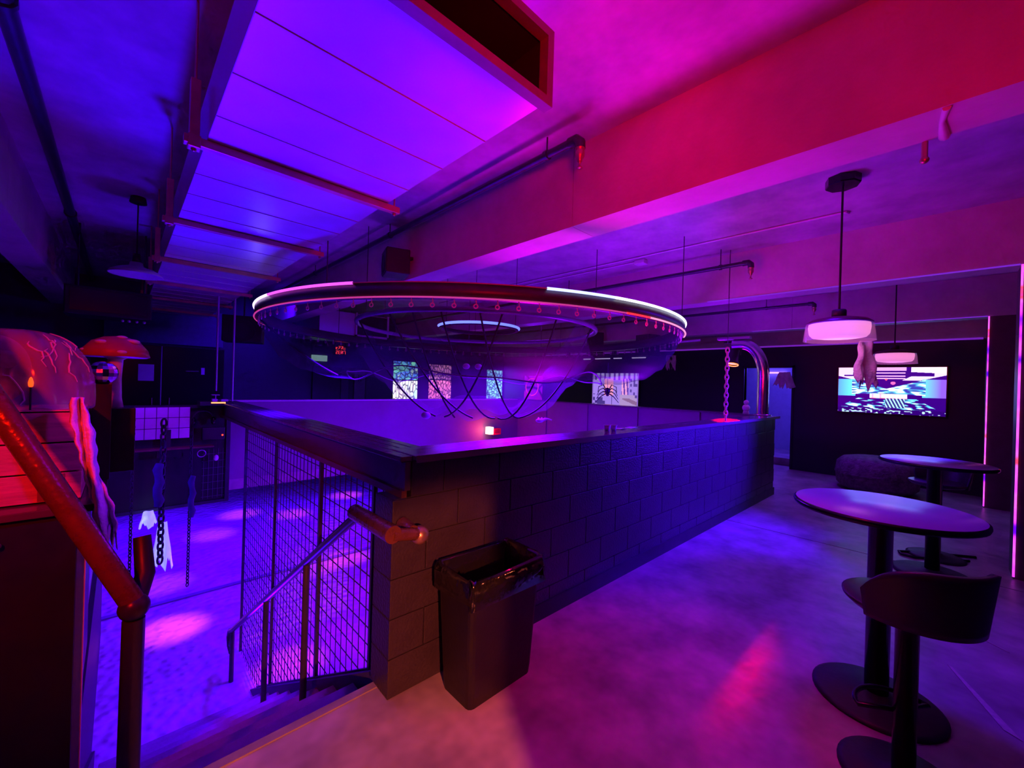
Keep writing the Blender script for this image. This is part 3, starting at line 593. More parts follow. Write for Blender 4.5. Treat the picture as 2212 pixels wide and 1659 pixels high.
loops([rect_loop(0.215, 0.115, 0.0), rect_loop(0.22, 0.12, 0.05), rect_loop(0.245, 0.15, 0.62), rect_loop(0.235, 0.14, 0.62), rect_loop(0.21, 0.11, 0.04)], True, True).build('body', BINM, tb)
rnd = random.Random(4)
def crumple(hx, hy, z, amp):
    return [(x+rnd.uniform(-amp, amp), y+rnd.uniform(-amp, amp), zz+rnd.uniform(-amp, amp)) for x, y, zz in rect_loop(hx, hy, z, 0.03, 5)]
loops([crumple(0.268, 0.170, 0.525, 0.016), crumple(0.264, 0.167, 0.57, 0.013), crumple(0.262, 0.164, 0.63, 0.009), crumple(0.255, 0.155, 0.658, 0.010), crumple(0.235, 0.14, 0.64, 0.008), crumple(0.225, 0.13, 0.54, 0.014), crumple(0.21, 0.11, 0.40, 0.016)], False, False, True).build('bag_liner', BAGM, tb)
# ---- right handrail
hr = thing('stair_handrail', 'violet lit tubular handrail descending along the wire mesh', 'handrail', (0.9, 2.05, 0))
MB().tube([(0, 0.05, 0.905), (0, -0.37, 0.905)], 0.041, 14).build('top_rail', RAILM, hr)
MB().tube([(0, 0.0, 0.90), (0, 0.1, 0.84), (0, 3.0, -1.06), (0, 3.12, -1.12), (0.0, 3.16, -1.2), (0, 3.12, -1.28), (0, 3.02, -1.3)], 0.026, 12).build('rail', RAILD, hr)
MB().tube([(0, -0.35, 0.895), (0.06, -0.34, 0.885), (0.15, -0.32, 0.86)], 0.03, 12).build('bracket', RAILM, hr)
MB().ball((0.17, -0.315, 0.85), 0.045, 16, 10).build('end_knob', BRASS, hr)
MB().tube([(0.13, -0.315, 0.87), (0.14, -0.20, 0.88)], 0.035, 12).build('wall_mount', RAILM, hr)
for y, in ((0.77,), (1.72,)):
    z1 = 0.84-0.655*(y-0.1); MB().tube([(0, y, z1), (0, y, -slope*(y+0.03)-0.05)], 0.022, 10).build('post', RAILD, hr)
MB().tube([(0, 3.0, -1.07), (0, 3.0, -1.6)], 0.022, 10).build('post', RAILD, hr)
# ---- left handrail
hl = thing('stair_handrail', 'thick red handrail rising at left with dark elbow post', 'handrail', (0.05, 1.905, 0))
P0, P1 = Vector((0.0, 0.0, 0.80)), Vector((-0.33, 0.165, 1.475))
dr = (P1-P0)
MB().tube([P0, P0+dr*0.5, P0+dr*1.5], 0.034, 18).build('rail', RAILM, hl)
MB().ball((0, 0, 0.79), 0.044, 18, 12).build('elbow', RAILD, hl)
MB().tube([(0, 0, 0.75), (-0.004, 0, 0.0)], 0.031, 16).build('post', RAILD, hl)
MB().lathe([(0, 0), (0.08, 0), (0.08, 0.008), (0.042, 0.014), (0.042, 0.03)], n=20).build('base_flange', RAILD, hl)
MB().tube([(0, 0, 0.79), (0.03, 0.10, 0.86), (0.02, 0.14, 0.99)], [0.03, 0.03, 0.026], 12).build('rail_stub', BLACK, hl)
# ---- wire mesh fence
fnc = thing('mesh_fence', 'welded wire mesh screen beside the stairs', 'fence', (1.07, 2.06, 0))
posts = [2.23, 3.09, 4.28, 5.55]
zs = lambda y: max(ZL, -slope*(y-Y0)+0.06)
for y in posts: MB().box(-0.012, 0.012, y-2.06-0.012, y-2.06+0.012, zs(y), 1.0).build('post', RAILD, fnc)
MB().bar((0, 0.0, zs(2.06)), (0, 4.72-2.06, zs(4.72)), 0.02, 0.02).build('bottom_rail', RAILD, fnc)
for pi_ in range(3):
    a, b = posts[pi_], posts[pi_+1]; w = MB()
    if pi_ == 0: a = 2.08
    y = a+0.045
    while y < b: w.bar((0, y-2.06, zs(y)), (0, y-2.06, 1.0), 0.005, 0.005); y += 0.088
    z = 0.95
    while z > ZL:
        ys = a if z > zs(a) else (Y0+(0.06-z)/slope if z > ZL else b)
        if ys < b-0.02: w.bar((0.004, ys-2.06, z), (0.004, b-2.06, z), 0.005, 0.005)
        z -= 0.10
    w.build('wire_panel', RAILD, fnc)
# ---- counter at left with props
ct = thing('counter', 'black counter with red lit top edge left of the stairs', 'counter', (-0.6, 2.25, 0))
MB().box(-1.3, 0.49, 0.02, 1.2, 0, 1.06).build('body', BLACK, ct)
MB().box(-1.34, 0.565, 0.0, 1.25, 1.06, 1.088, 0.004).build('counter_top', mat('counter_gloss', (0.10, 0.03, 0.03), 0.18, noise=0.1), ct)
MB().ball((0.30, 0.005, 0.98), 0.012, 8, 6).build('knob', BRASS, ct)
cr_ = thing('wooden_crate', 'red lit wooden plank crate on the left counter', 'crate', (-0.55, 2.36, 1.088))
pz = [(0.006, 0.112), (0.118, 0.228), (0.234, 0.356)]
for i, (a, b) in enumerate(pz): MB().box(-0.45, 0.445, 0, 0.018, a, b, 0.003).build('plank', REDW, cr_)
for i, (a, b) in enumerate(pz): MB().box(0.428, 0.446, 0.02, 0.40, a, b, 0.003).build('plank', REDW, cr_)
MB().box(-0.44, 0.426, 0.02, 0.40, 0.0, 0.33).build('liner', BLACK, cr_); MB().box(0.33, 0.40, -0.003, 0.004, 0.01, 0.11).build('label_patch', mat('dark_patch', (0.2, 0.05, 0.04), 0.6), cr_)
MB().box(-0.45, 0.446, 0.0, 0.40, 0.345, 0.358, 0.003).build('lid', REDW, cr_)
# plastic covered dome
pd = thing('plastic_cover', 'crumpled clear plastic dome over a brown mask on the crate', 'plastic cover', (-0.30, 2.58, 1.447))
def dome(u, v):
    a = 2*PI*u; t = v*PI/2; r = 0.215*math.cos(t)**0.75*(1+0.05*math.sin(5*a+3*v)+0.03*math.sin(11*a+2)); z = 0.315*math.sin(t)**0.9
    return (r*math.cos(a), r*math.sin(a), z+0.008*math.sin(9*a)*(1-v))
MB().grid(dome, 64, 16).build('sheet', clear('crumpled_plastic', (0.75, 0.62, 0.78), 0.30, 0.12), pd)
MB().ball((-0.06, -0.03, 0.15), 0.11, 20, 14, (0.9, 0.7, 1.25)).ball((-0.02, -0.10, 0.19), 0.035, 10, 8).ball((-0.09, -0.11, 0.10), 0.03, 10, 8).build('mask', ROCK, pd)
rnd = random.Random(21)
for i in range(16):
    u0 = rnd.uniform(0.45, 0.98); v0 = rnd.uniform(0.0, 0.6); P = []; du_ = rnd.uniform(-0.02, 0.02)
    for j in range(9):
        P.append(dome(u0 % 1.0, min(0.97, v0))); du_ = 0.6*du_+rnd.uniform(-0.012, 0.012); u0 += du_; v0 += rnd.uniform(0.0, 0.07)
    MB().tube([(x*1.012, y*1.012, z+0.001) for x, y, z in P], [0.0008+0.0022*math.sin(PI*(j+0.5)/9) for j in range(9)], 5).build('crease', clear('crease_plastic', (0.9, 0.75, 0.9), 0.6, 0.15), pd)
fk = thing('flicker_bulb', 'tiny orange red flickering bulb in front of the plastic dome', 'bulb', (-0.245, 2.37, 1.447))
MB().tube([(0, 0, 0), (0, 0, 0.088)], 0.003, 8).build('stem', BLACK, fk)
MB().lathe([(0, 0.084), (0.006, 0.09), (0.0075, 0.103), (0.004, 0.12), (0, 0.126)], n=12).build('bulb', emit('flicker', (1.0, 0.05, 0.005), 2.6), fk)
# mirror ball
mb_ = MB(); c = (-0.062, 2.75, 1.595)
for j in range(10):
    t0, t1 = PI*j/10, PI*(j+1)/10
    for i in range(16):
        p0_, p1_ = 2*PI*i/16, 2*PI*(i+1)/16
        q = [(c[0]+0.055*math.sin(t)*math.cos(p), c[1]+0.055*math.sin(t)*math.sin(p), c[2]+0.055*math.cos(t)) for t, p in ((t0, p0_), (t0, p1_), (t1, p1_), (t1, p0_))]
        mb_.add(q, [(0, 1, 2, 3)])
tag(mb_.build('mirror_ball', mat('mirror_facets', (0.5, 0.48, 0.6), 0.08, metal=1.0)), 'small faceted mirror ball between the dome and the mushroom', 'mirror ball')
tag(MB().box(-0.095, -0.03, 2.72, 2.79, 1.088, 1.541).build('display_post', BLACK), 'narrow black post carrying the mirror ball', 'stand')
# mushroom
tag(MB().box(-0.12, 0.06, 2.9, 3.1, 1.088, 1.415, 0.005).build('pedestal', BLACK), 'black pedestal under the mushroom lamp', 'pedestal')
mu = thing('mushroom_lamp', 'red capped mushroom ornament with pale spots at the left', 'ornament', (-0.02, 3.0, 1.415))
MB().lathe([(0, 0), (0.034, 0), (0.026, 0.05), (0.023, 0.15), (0.028, 0.25), (0.06, 0.272), (0, 0.275)], n=24).build('stem', MUSHW, mu)
cp = MB().lathe([(0, 0.375), (0.05, 0.368), (0.095, 0.345), (0.125, 0.305), (0.135, 0.268), (0.12, 0.262), (0.05, 0.272), (0, 0.275)], n=36).build('cap', MUSHR, mu)
for a, t, r in ((-2.2, 0.6, 0.028), (-0.7, 0.5, 0.032), (-1.4, 0.95, 0.022), (0.6, 0.6, 0.03), (-2.9, 0.9, 0.02), (-1.1, 0.25, 0.024)):
    pr = 0.125*math.sin(t*1.35); pz_ = 0.268+0.105*math.cos(t*1.45)
    MB().ball((pr*math.cos(a), pr*math.sin(a), pz_), r, 10, 6, (1, 1, 0.45)).build('spot', MUSHW, cp)
# gauze hanging from crate
def gz(u, v):
    w = 0.03+0.02*math.sin(v*2.6)+0.012*math.sin(v*9); w *= 1+0.25*math.sin(v*31+u*3)*math.sin(v*17+1); x = -0.115+0.10*v**1.3+(u-0.5)*w; z = 1.50-0.55*v+0.05*math.sin(u*17)*(1 if v > 0.97 else 0)
    return (x, 2.26-0.02*math.sin(u*8+v*6)-0.03*v, z)
tag(MB().grid(gz, 12, 40).build('gauze_drape', CLOTH, None, 0.006), 'shaggy white gauze hanging from the crate beside the stairs', 'cloth')
for i in range(3): pass
# ---- far edge of the stairwell: black railing with tiled panel
rp = thing('booth_railing', 'black booth panel at the far edge of the stairwell', 'booth', (0.5, 7.08, -0.19))
MB().box(-0.64, 0.63, 0, 0.03, 0, 1.33).build('panel', BLACK, rp)
MB().box(0.61, 0.66, -0.03, 0.03, 0, 1.36).build('edge_post', RAILD, rp); MB().box(-0.64, 0.66, -0.02, 0.04, -0.02, 0.02).build('bottom_rail', RAILD, rp); MB().box(-0.66, 0.66, -0.06, 0.08, 1.33, 1.37).build('top_rail', DARK, rp)
wg = MB()
for i in range(5): wg.bar((0.36+i*0.055, -0.012, 0.05), (0.36+i*0.055, -0.012, 0.75), 0.004, 0.004)
for i in range(7): wg.bar((0.34, -0.012, 0.08+i*0.1), (0.61, -0.012, 0.08+i*0.1), 0.004, 0.004)
wg.build('wire_grid', GREYM, rp)
tp = thing('tile_panel', 'white tiled panel fixed on the black booth', 'tile panel', (0.0, 7.0, 0.74))
MB().box(0, 0.69, 0.012, 0.03, 0, 0.42).build('backing', mat('grout', (0.08, 0.06, 0.1), 0.8), tp)
tlm = MB().box(0.003, 0.111, 0, 0.014, 0.003, 0.135, 0.003).mesh('tile', TILE)
for i in range(6):
    for j in range(3): inst('tile', tlm, tp, (0.115*i, 0, 0.14*j))
sh = thing('shelf', 'narrow reddish shelf below the tiled panel', 'shelf', (0.05, 6.82, 0.615))
MB().box(0, 0.89, 0, 0.16, 0, 0.022, 0.004).build('board', TRIMW, sh); MB().box(0.38, 0.44, 0.12, 0.15, 0.022, 0.25).build('post', DARK, sh); MB().box(0.3, 0.55, 0.06, 0.16, -0.10, 0.0).build('bracket', BLACK, sh)
tag(MB().tube([(0.80+0.045*math.cos(2*PI*i/20), 6.80, 0.545+0.045*math.sin(2*PI*i/20)) for i in range(20)], 0.006, 6, closed=True).build('key_ring', STEEL), 'bright metal ring hanging at the end of the reddish shelf', 'ring')
# mixing gear on the booth
cs = thing('mixing_console', 'dark mixing console with orange lit strip at the booth corner', 'console', (0.98, 6.85, 1.19))
MB().box(-0.22, 0.16, -0.12, 0.2, 0, 0.05, 0.008).build('body', DARK, cs); MB().box(-0.10, 0.06, -0.124, -0.118, 0.028, 0.046).build('light_bar', emit('console_orange', (1.0, 0.32, 0.1), 2.2), cs)
MB().box(-0.08, -0.02, -0.05, 0.05, 0.05, 0.085, 0.004).build('button_block', WHITEP, cs); MB().box(0.02, 0.10, -0.05, 0.05, 0.05, 0.08, 0.004).build('button_block', WHITEP, cs); MB().box(-0.07, 0.02, 0.06, 0.16, 0.13, 0.14, 0.002).bar((-0.02, 0.11, 0.05), (-0.02, 0.11, 0.14), 0.01, 0.01).build('display', WHITEP, cs)
hp = thing('headphones', 'black headphones hung on the booth right of the tiles', 'headphones', (0.83, 6.95, 0.95))
MB().tube([(-0.11*math.cos(PI*i/16), 0, 0.11*math.sin(PI*i/16)+0.05) for i in range(17)], 0.014, 8).build('headband', DARK, hp)
for s_ in (-1, 1): MB().ball((0.11*s_, 0, 0.02), 0.055, 14, 10, (0.55, 0.8, 1)).build('ear_cup', BLACKG, hp)
gr = thing('game_controller', 'dark box with small red lamp right of the headphones', 'box', (0.92, 6.96, 0.70))
MB().box(-0.1, 0.16, 0, 0.08, 0, 0.17, 0.01).build('body', DARK, gr); MB().ball((0.13, -0.004, 0.06), 0.012, 8, 6).build('indicator', emit('red_dot', (1, 0.05, 0.02), 2.5), gr)
bw = thing('glass_bulb', 'pale glass bulb dangling beside the red lamp box', 'bulb', (0.98, 6.93, 0.45))
MB().ball((0, 0, 0), 0.03, 12, 8, (1, 1, 1.4)).build('glass', WHITEP, bw); MB().tube([(0, 0, 0.03), (0.0, 0.05, 0.26)], 0.004, 5).build('cord', DARK, bw)
# chains and ghosts in the stairwell
linkm = MB().tube([(0.013*math.cos(2*PI*i/12), 0, 0.024*math.sin(2*PI*i/12)) for i in range(12)], 0.0055, 6, closed=True).mesh('link', DARK)
def chain(label, x, y, z0, z1, m=None, sc=1.0, rz=0.6):
    t = thing('chain', label, 'chain', (x, y, z0)); p = 0.036*sc; n = int((z1-z0)/p); me = linkm
    if m: me = linkm.copy(); me.materials.clear(); me.materials.append(m)
    for i in range(n):
        o = inst('link', me, t, (0, 0, p*(i+0.5)), rz+(i % 2)*PI/2); o.scale = (sc, sc, sc)
    return t
chain('heavy black chain hanging in front of the glowing white ghost', 0.372, 6.2, -0.60, 1.1, None, 2.2)
chain('thin dark chain hanging right of the glowing white ghost', 0.63, 6.2, -0.95, 1.1, None, 1.1)
chain('thin dark chain hanging left of the glowing white ghost', 0.12, 6.5, -0.8, 1.1, None, 1.1)
for x, w, z0, lab in ((0.335, 0.085, 0.08, 'blue fabric sleeve wrapped round the heavy chain'), (0.64, 0.06, -0.1, 'blue fabric sleeve wrapped round the thin chain')):
    tag(MB().tube([(x+0.012*math.sin(i*1.9), 6.12, z0+0.07*i) for i in range(8)], [w*0.5*(0.8+0.3*abs(math.sin(i*1.3))) for i in range(8)], 12).build('fabric_sleeve', mat('blue_fabric', (0.05, 0.045, 0.12), 0.8, noise=0.3, nscale=8)), lab, 'fabric')
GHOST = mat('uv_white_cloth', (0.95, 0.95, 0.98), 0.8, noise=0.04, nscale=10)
_g = GHOST.node_tree.nodes['Principled BSDF']; _g.inputs['Emission Color'].default_value = (0.30, 0.36, 1.0, 1); _g.inputs['Emission Strength'].default_value = 0.75   # glow put in as emission, for fluorescence under the violet lamps
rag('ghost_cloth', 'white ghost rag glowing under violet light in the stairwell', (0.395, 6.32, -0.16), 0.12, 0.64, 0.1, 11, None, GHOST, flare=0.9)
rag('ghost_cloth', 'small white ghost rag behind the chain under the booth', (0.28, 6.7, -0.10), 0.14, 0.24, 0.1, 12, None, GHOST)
# ---- upper left: dome pendant, black unit
dl = thing('dome_lamp', 'wide metal dome pendant lamp beside the duct', 'pendant lamp', (0.09, 5.72, 2.60))
MB().lathe([(0, 0.13), (0.05, 0.13), (0.06, 0.09), (0.15, 0.06), (0.20, 0.03), (0.215, 0.0), (0.205, 0.0), (0.14, 0.045), (0, 0.08)], n=36).build('shade', mat('dome_shade', (0.45, 0.42, 0.5), 0.45, noise=0.1), dl)
MB().lathe([(0, 0.12), (0.035, 0.12), (0.03, 0.22), (0, 0.22)], n=16).build('socket', DARK, dl); MB().tube([(0, 0, 0.2), (0, 0, 0.8)], 0.006, 6).build('cord', BLACK, dl); MB().lathe([(0, 0.74), (0.07, 0.74), (0.06, 0.8)], n=16).build('canopy', DARK, dl)
au = thing('ceiling_unit', 'black boxy unit hanging under the ceiling at far left', 'ceiling unit', (0.0, 7.0, 2.27))
MB().box(-0.5, 0.27, 0, 0.5, 0, 0.34, 0.015).build('casing', BLACK, au); MB().box(-0.45, 0.22, -0.01, 0.0, 0.05, 0.3).build('grille', BLACKG, au)
for x in (0.0, 0.06, 0.13, 0.2): MB().ball((x, 0.02, -0.03), 0.018, 8, 6).build('knob', STEEL, au)
for x in (-0.4, 0.2): MB().tube([(x, 0.25, 0.34), (x, 0.25, ZC-2.27)], 0.01, 6).build('rod', PIPEM, au)
for x, lab in ((1.2, 'right'), (1.0, 'left')):
    tag(MB().tube([(x, 7.25, 1.37 if lab == 'left' else 1.22), (x, 7.25, 2.744)], 0.014, 8).build('standpipe', mat('violet_pipe', (0.5, 0.45, 0.6), 0.3, metal=0.4)), f'thin vertical pipe at the booth corner, {lab} of the pair', 'pipe')
# ---- bar cabinets on the far wall
bc = thing('bar_cabinet', 'black tall bar cabinet on the far wall at left', 'cabinet', (0.75, 10.62, 0))
MB().box(-0.95, 0.85, 0.02, 0.36, 0, 2.16).build('body', BLACK, bc)
for i, (a, b) in enumerate(((-0.94, -0.185), (-0.165, 0.84))):
    d = MB().box(a, b, 0, 0.02, 0.05, 2.14, 0.004).build('door', BLACKG, bc)
    MB().bar((b-0.12 if i == 0 else a+0.12, -0.02, 0.95), (b-0.12 if i == 0 else a+0.12, -0.02, 1.12), 0.012, 0.012).build('handle', STEEL, d)
MB().box(-0.18, -0.17, -0.006, 0.002, 0.05, 2.14).build('gap_strip', WHITEP, bc)
tag(MB().box(0.235, 0.465, 10.605, 10.61, 1.45, 1.77).build('paper_notice', PAPER), 'white blank paper notice taped on the black cabinet', 'notice')
tag(MB().box(1.20, 1.26, 10.60, 10.612, 1.60, 1.74).build('wall_switch', PAPER), 'small white switch plate on the black cabinet', 'switch')
tag(MB().tube([(0.95, 10.6, 1.66), (1.16, 10.59, 1.665)], 0.012, 8).build('door_bar', STEEL), 'short pale metal bar beside the switch plate', 'handle')
wp = thing('wall_panel', 'blue painted wall panel above the bar cabinet', 'panel', (0.75, 10.85, 2.2)); MB().box(-1.0, 0.85, 0, 0.05, 0, 0.75, 0.01).build('board', mat('blue_board', (0.10, 0.10, 0.22), 0.5, noise=0.15), wp)
fb = thing('bar_counter', 'long dark bar counter behind the booth', 'counter', (0.4, 9.0, 0)); MB().box(-1.6, 1.2, 0, 0.5, 0, 1.0).build('body', BLACK, fb); MB().box(-1.65, 1.25, -0.05, 0.55, 1.0, 1.04, 0.005).build('counter_top', DARK, fb)
dlmp = thing('desk_lamp', 'small angled desk lamp on the dark bar counter', 'lamp', (-0.05, 9.1, 1.04)); MB().lathe([(0, 0), (0.06, 0), (0.05, 0.02), (0, 0.02)], n=16).build('base', DARK, dlmp); MB().tube([(0, 0, 0.02), (-0.03, 0, 0.28)], 0.01, 6).build('arm', STEEL, dlmp); MB().lathe([(0.02, 0.0), (0.06, -0.07)], (-0.05, 0, 0.30), 14).build('shade', WHITEP, dlmp)
# ---- door and sign on the far wall
d2_ = MB().box(3.5, 4.9, 10.93, 10.98, 0, 1.9).build('door_2', BLACK); struct(d2_, 'black double door opening on the far wall')
MB().box(4.55, 4.85, 10.90, 10.93, 0, 1.88, 0.01).build('leaf', GREYM, d2_); MB().box(4.2, 4.4, 10.91, 10.93, 0, 1.88, 0.01).build('leaf', mat('leaf_dark', (0.07, 0.06, 0.09), 0.6), d2_)
for x in (4.66, 4.72): MB().box(x, x+0.02, 10.89, 10.90, 1.55, 1.72).build('handle', BLACK, d2_)
tag(MB().box(3.47, 3.85, 10.95, 11.0, 2.04, 2.19, 0.01).build('sign_plate', emit('pale_sign', (0.45, 0.75, 0.75), 0.55)), 'pale green white lit plate above the black far door', 'sign')
sg = thing('led_sign', 'small red two line LED sign on the far wall', 'sign', (4.05, 10.96, 2.25))
MB().box(-0.02, 0.30, 0.0, 0.04, -0.02, 0.25).build('housing', BLACK, sg)
rnd = random.Random(9); gl = MB()
for row in range(2):
    for ch in range(4):
        x0_ = 0.01+ch*0.068; z0_ = 0.13-row*0.12
        for sgm in ((0, 0, 0.045, 0), (0, 0.08, 0.045, 0.08), (0, 0, 0, 0.08), (0.045, 0, 0.045, 0.08), (0, 0.04, 0.045, 0.04), (0, 0, 0.045, 0.08)):
            if rnd.random() < 0.55: gl.bar((x0_+sgm[0], -0.004, z0_+sgm[1]), (x0_+sgm[2], -0.004, z0_+sgm[3]), 0.010, 0.010)
gl.build('glyphs', emit('sign_red', (1.0, 0.04, 0.05), 1.6), sg)
# far strip fixtures (pale dashes)
for i, (y, w) in enumerate(((7.3, 0.25), (6.75, 0.5), (6.25, 0.25), (5.6, 0.4))):
    tag(MB().box(10.07, 10.1, y-w/2, y+w/2, 2.40, 2.425).build('strip_light', emit('dash_light', (0.6, 0.45, 0.9), 1.0)), f'short pale light strip on the end wall header, {["first", "second", "third", "fourth"][i]} from the left', 'light', 'dashes on the end wall')
for i, (p, q) in enumerate((((2.9, 10.7, 2.62), (4.5, 10.7, 2.56)), ((5.6, 10.7, 2.72), (9.8, 10.7, 2.60)), ((8.2, 7.2, 2.45), (8.6, 3.4, 2.62)))):
    t = thing('truss_bar', ['short violet lit lighting bar above the red sign', 'long violet lit lighting bar over the lightboxes', 'violet lit lighting bar over the right parapet'][i], 'lighting bar', p)
    v = Vector(q)-Vector(p); MB().tube([(0, 0, 0), v], 0.025, 8).build('bar', mat('truss_pale', (0.55, 0.5, 0.65), 0.35, metal=0.3), t)
    for k in range(1, 6):
        c = v*(k/6.0); MB().lathe([(0, -0.02), (0.05, -0.03), (0.06, -0.16), (0, -0.16)], c, 12).build('lamp_can', DARK, t)
    for k in (0.1, 0.9): MB().tube([v*k, v*k+Vector((0, 0, ZC-(Vector(p)+v*k).z))], 0.006, 6).build('rod', PIPEM, t)
# ---- lightboxes (stained patterns)
def pattern(name, cols, scale, power, stretch=(1, 1, 1), dark=0.05):
    m, N, L, b = nt(name)
    b.inputs['Base Color'].default_value = (0.02, 0.02, 0.02, 1)
    tc = N.new('ShaderNodeTexCoord'); mp = N.new('ShaderNodeMapping'); mp.inputs['Scale'].default_value = stretch; L.new(tc.outputs['Object'], mp.inputs[0])
    n = N.new('ShaderNodeTexNoise'); n.inputs['Scale'].default_value = 3.0; L.new(mp.outputs[0], n.inputs['Vector'])
    r = N.new('ShaderNodeValToRGB'); e = r.color_ramp.elements
    e[0].position = 0.3; e[0].color = (*cols[0], 1); e[1].position = 0.7; e[1].color = (*cols[-1], 1)
    for i, c in enumerate(cols[1:-1]): x = e.new(0.3+0.4*(i+1)/(len(cols)-1)); x.color = (*c, 1)
    L.new(n.outputs[0], r.inputs[0])
    v = N.new('ShaderNodeTexVoronoi'); v.feature = 'DISTANCE_TO_EDGE'; v.inputs['Scale'].default_value = scale; L.new(mp.outputs[0], v.inputs['Vector'])
    lt = N.new('ShaderNodeMapRange'); lt.inputs[1].default_value = 0.01; lt.inputs[2].default_value = dark; lt.inputs[3].default_value = 0.03; lt.inputs[4].default_value = 1.0; L.new(v.outputs['Distance'], lt.inputs[0])
    mx = N.new('ShaderNodeMath'); mx.operation = 'MULTIPLY'; mx.inputs[1].default_value = power; L.new(lt.outputs[0], mx.inputs[0])
    L.new(r.outputs[0], b.inputs['Emission Color']); L.new(mx.outputs[0], b.inputs['Emission Strength'])
    return m
def lightbox(label, x0, x1, y0, y1, z0, z1, zm, m1, m2):
    t = thing('lightbox', label, 'lightbox', ((x0+x1)/2, (y0+y1)/2, z0), 0, 'patterned lightboxes')
    ox_, oy_, oz_ = t.location
    ax = 'x' if abs(x1-x0) > abs(y1-y0) else 'y'
    def pan(nm, a, b, zz0, zz1, m, off):
        if ax == 'x': return MB().box(a-ox_, b-ox_, y0-oy_-off, y0-oy_-off+0.01, zz0-oz_, zz1-oz_).build(nm, m, t)
        return MB().box(x0-ox_-off, x0-ox_-off+0.01, a-oy_, b-oy_, zz0-oz_, zz1-oz_).build(nm, m, t)
    A, B_ = (x0, x1) if ax == 'x' else (y0, y1)
    pan('frame', A-0.03, B_+0.03, z0-0.03, z1+0.03, BLACK, 0.0)
    if zm: pan('lower_pane', A, B_, z0, zm-0.015, m1, 0.012); pan('upper_pane', A, B_, zm+0.015, z1, m2, 0.012)
    else: pan('pane', A, B_, z0, z1, m1, 0.012)
    return t
pA = pattern('pane_white_pink', [(1, 0.6, 0.85), (1, 0.95, 1), (0.55, 0.9, 1)], 7, 1.8, (1.6, 1, 0.6), 0.12); pA2 = pattern('pane_blue_green', [(0.03, 0.05, 0.8), (0.25, 0.9, 0.5), (0.05, 0.15, 1), (0.7, 1, 0.7)], 7, 1.5, (1, 1, 1), 0.16)
pB = pattern('pane_pink', [(1, 0.13, 0.45), (1, 0.25, 0.6)], 10, 1.6, (1.5, 1, 0.7), 0.2); pB2 = pattern('pane_pink_dim', [(0.5, 0.1, 0.6), (0.9, 0.3, 0.6)], 9, 1.0, (1.4, 1, 0.8), 0.22)
pC = pattern('pane_cyan', [(0.1, 0.2, 0.9), (0.3, 0.9, 1), (0.1, 0.3, 1)], 9, 1.6, (1, 1, 1), 0.2); pD = pattern('pane_magenta', [(0.5, 0.0, 0.9), (0.9, 0.0, 0.5)], 0.8, 0.5)
lightbox('lightbox with white pink lower pane and blue green top, leftmost on the far wall', 5.73, 6.53, 10.99, 11.0, 1.05, 2.17, 1.62, pA, pA2)
lightbox('pink cracked pattern lightbox, second from left on the far wall', 6.94, 7.77, 10.99, 11.0, 1.05, 2.14, 1.66, pB, pB2)
lightbox('cyan patterned lightbox in the far corner', 9.3, 10.03, 10.99, 11.0, 1.04, 2.08, None, pC, None)
lbx = lightbox('violet lightbox with red glowing ball on the end wall', 10.09, 10.1, 9.06, 9.89, 1.02, 1.90, None, pD, None)
MB().lathe([(0, -0.012), (0.2, -0.01), (0.3, 0.0)], n=28).build('red_disc', emit('red_glow', (1.0, 0.02, 0.12), 1.2), lbx).matrix_local = Matrix.Translation((-0.02, 0.05, 0.5)) @ Matrix.Rotation(-PI/2, 4, 'Y')
# ---- screens: picture stored as face colours of the flat screen
def screen_mesh(name, nx, nz, fn, power):
    me = bpy.data.meshes.new(name); vs = [(i/nx, j/nz) for j in range(nz+1) for i in range(nx+1)]
    fs = [(j*(nx+1)+i, j*(nx+1)+i+1, (j+1)*(nx+1)+i+1, (j+1)*(nx+1)+i) for j in range(nz) for i in range(nx)]
    return vs, fs
def screen(name, parent, origin, eu, ev, nx, nz, fn, power):
    O, U, V = Vector(origin), Vector(eu), Vector(ev); vs, fs = screen_mesh(name, nx, nz, fn, power)
    me = bpy.data.meshes.new(name); me.from_pydata([O+U*a+V*b for a, b in vs], [], fs); me.update()
    at = me.color_attributes.new('picture', 'FLOAT_COLOR', 'CORNER'); k = 0; buf = []
    for p in me.polygons:
        i, j = p.index % nx, p.index // nx; c = fn((i+0.5)/nx, (j+0.5)/nz)
        for _ in p.loop_indices: buf += [*c, 1.0]
    at.data.foreach_set('color', buf)
    m, N, L, b = nt(name+'_picture'); b.inputs['Base Color'].default_value = (0.01, 0.01, 0.01, 1); b.inputs['Roughness'].default_value = 0.3
    a = N.new('ShaderNodeVertexColor'); a.layer_name = 'picture'; L.new(a.outputs[0], b.inputs['Emission Color']); b.inputs['Emission Strength'].default_value = power
    me.materials.append(m); o = bpy.data.objects.new(name, me); COL.objects.link(o); o.parent = parent; return o
def hsh(a, b, c=0): 
    v = math.sin(a*127.1+b*311.7+c*74.7)*43758.5453; return v-math.floor(v)
def vn(x, y):
    i, j = math.floor(x), math.floor(y); f, g = x-i, y-j; f = f*f*(3-2*f); g = g*g*(3-2*g)
    return (hsh(i, j)*(1-f)+hsh(i+1, j)*f)*(1-g)+(hsh(i, j+1)*(1-f)+hsh(i+1, j+1)*f)*g
def mixc(a, b, t):
    t = max(0.0, min(1.0, t)); return tuple(x+(y-x)*t for x, y in zip(a, b))
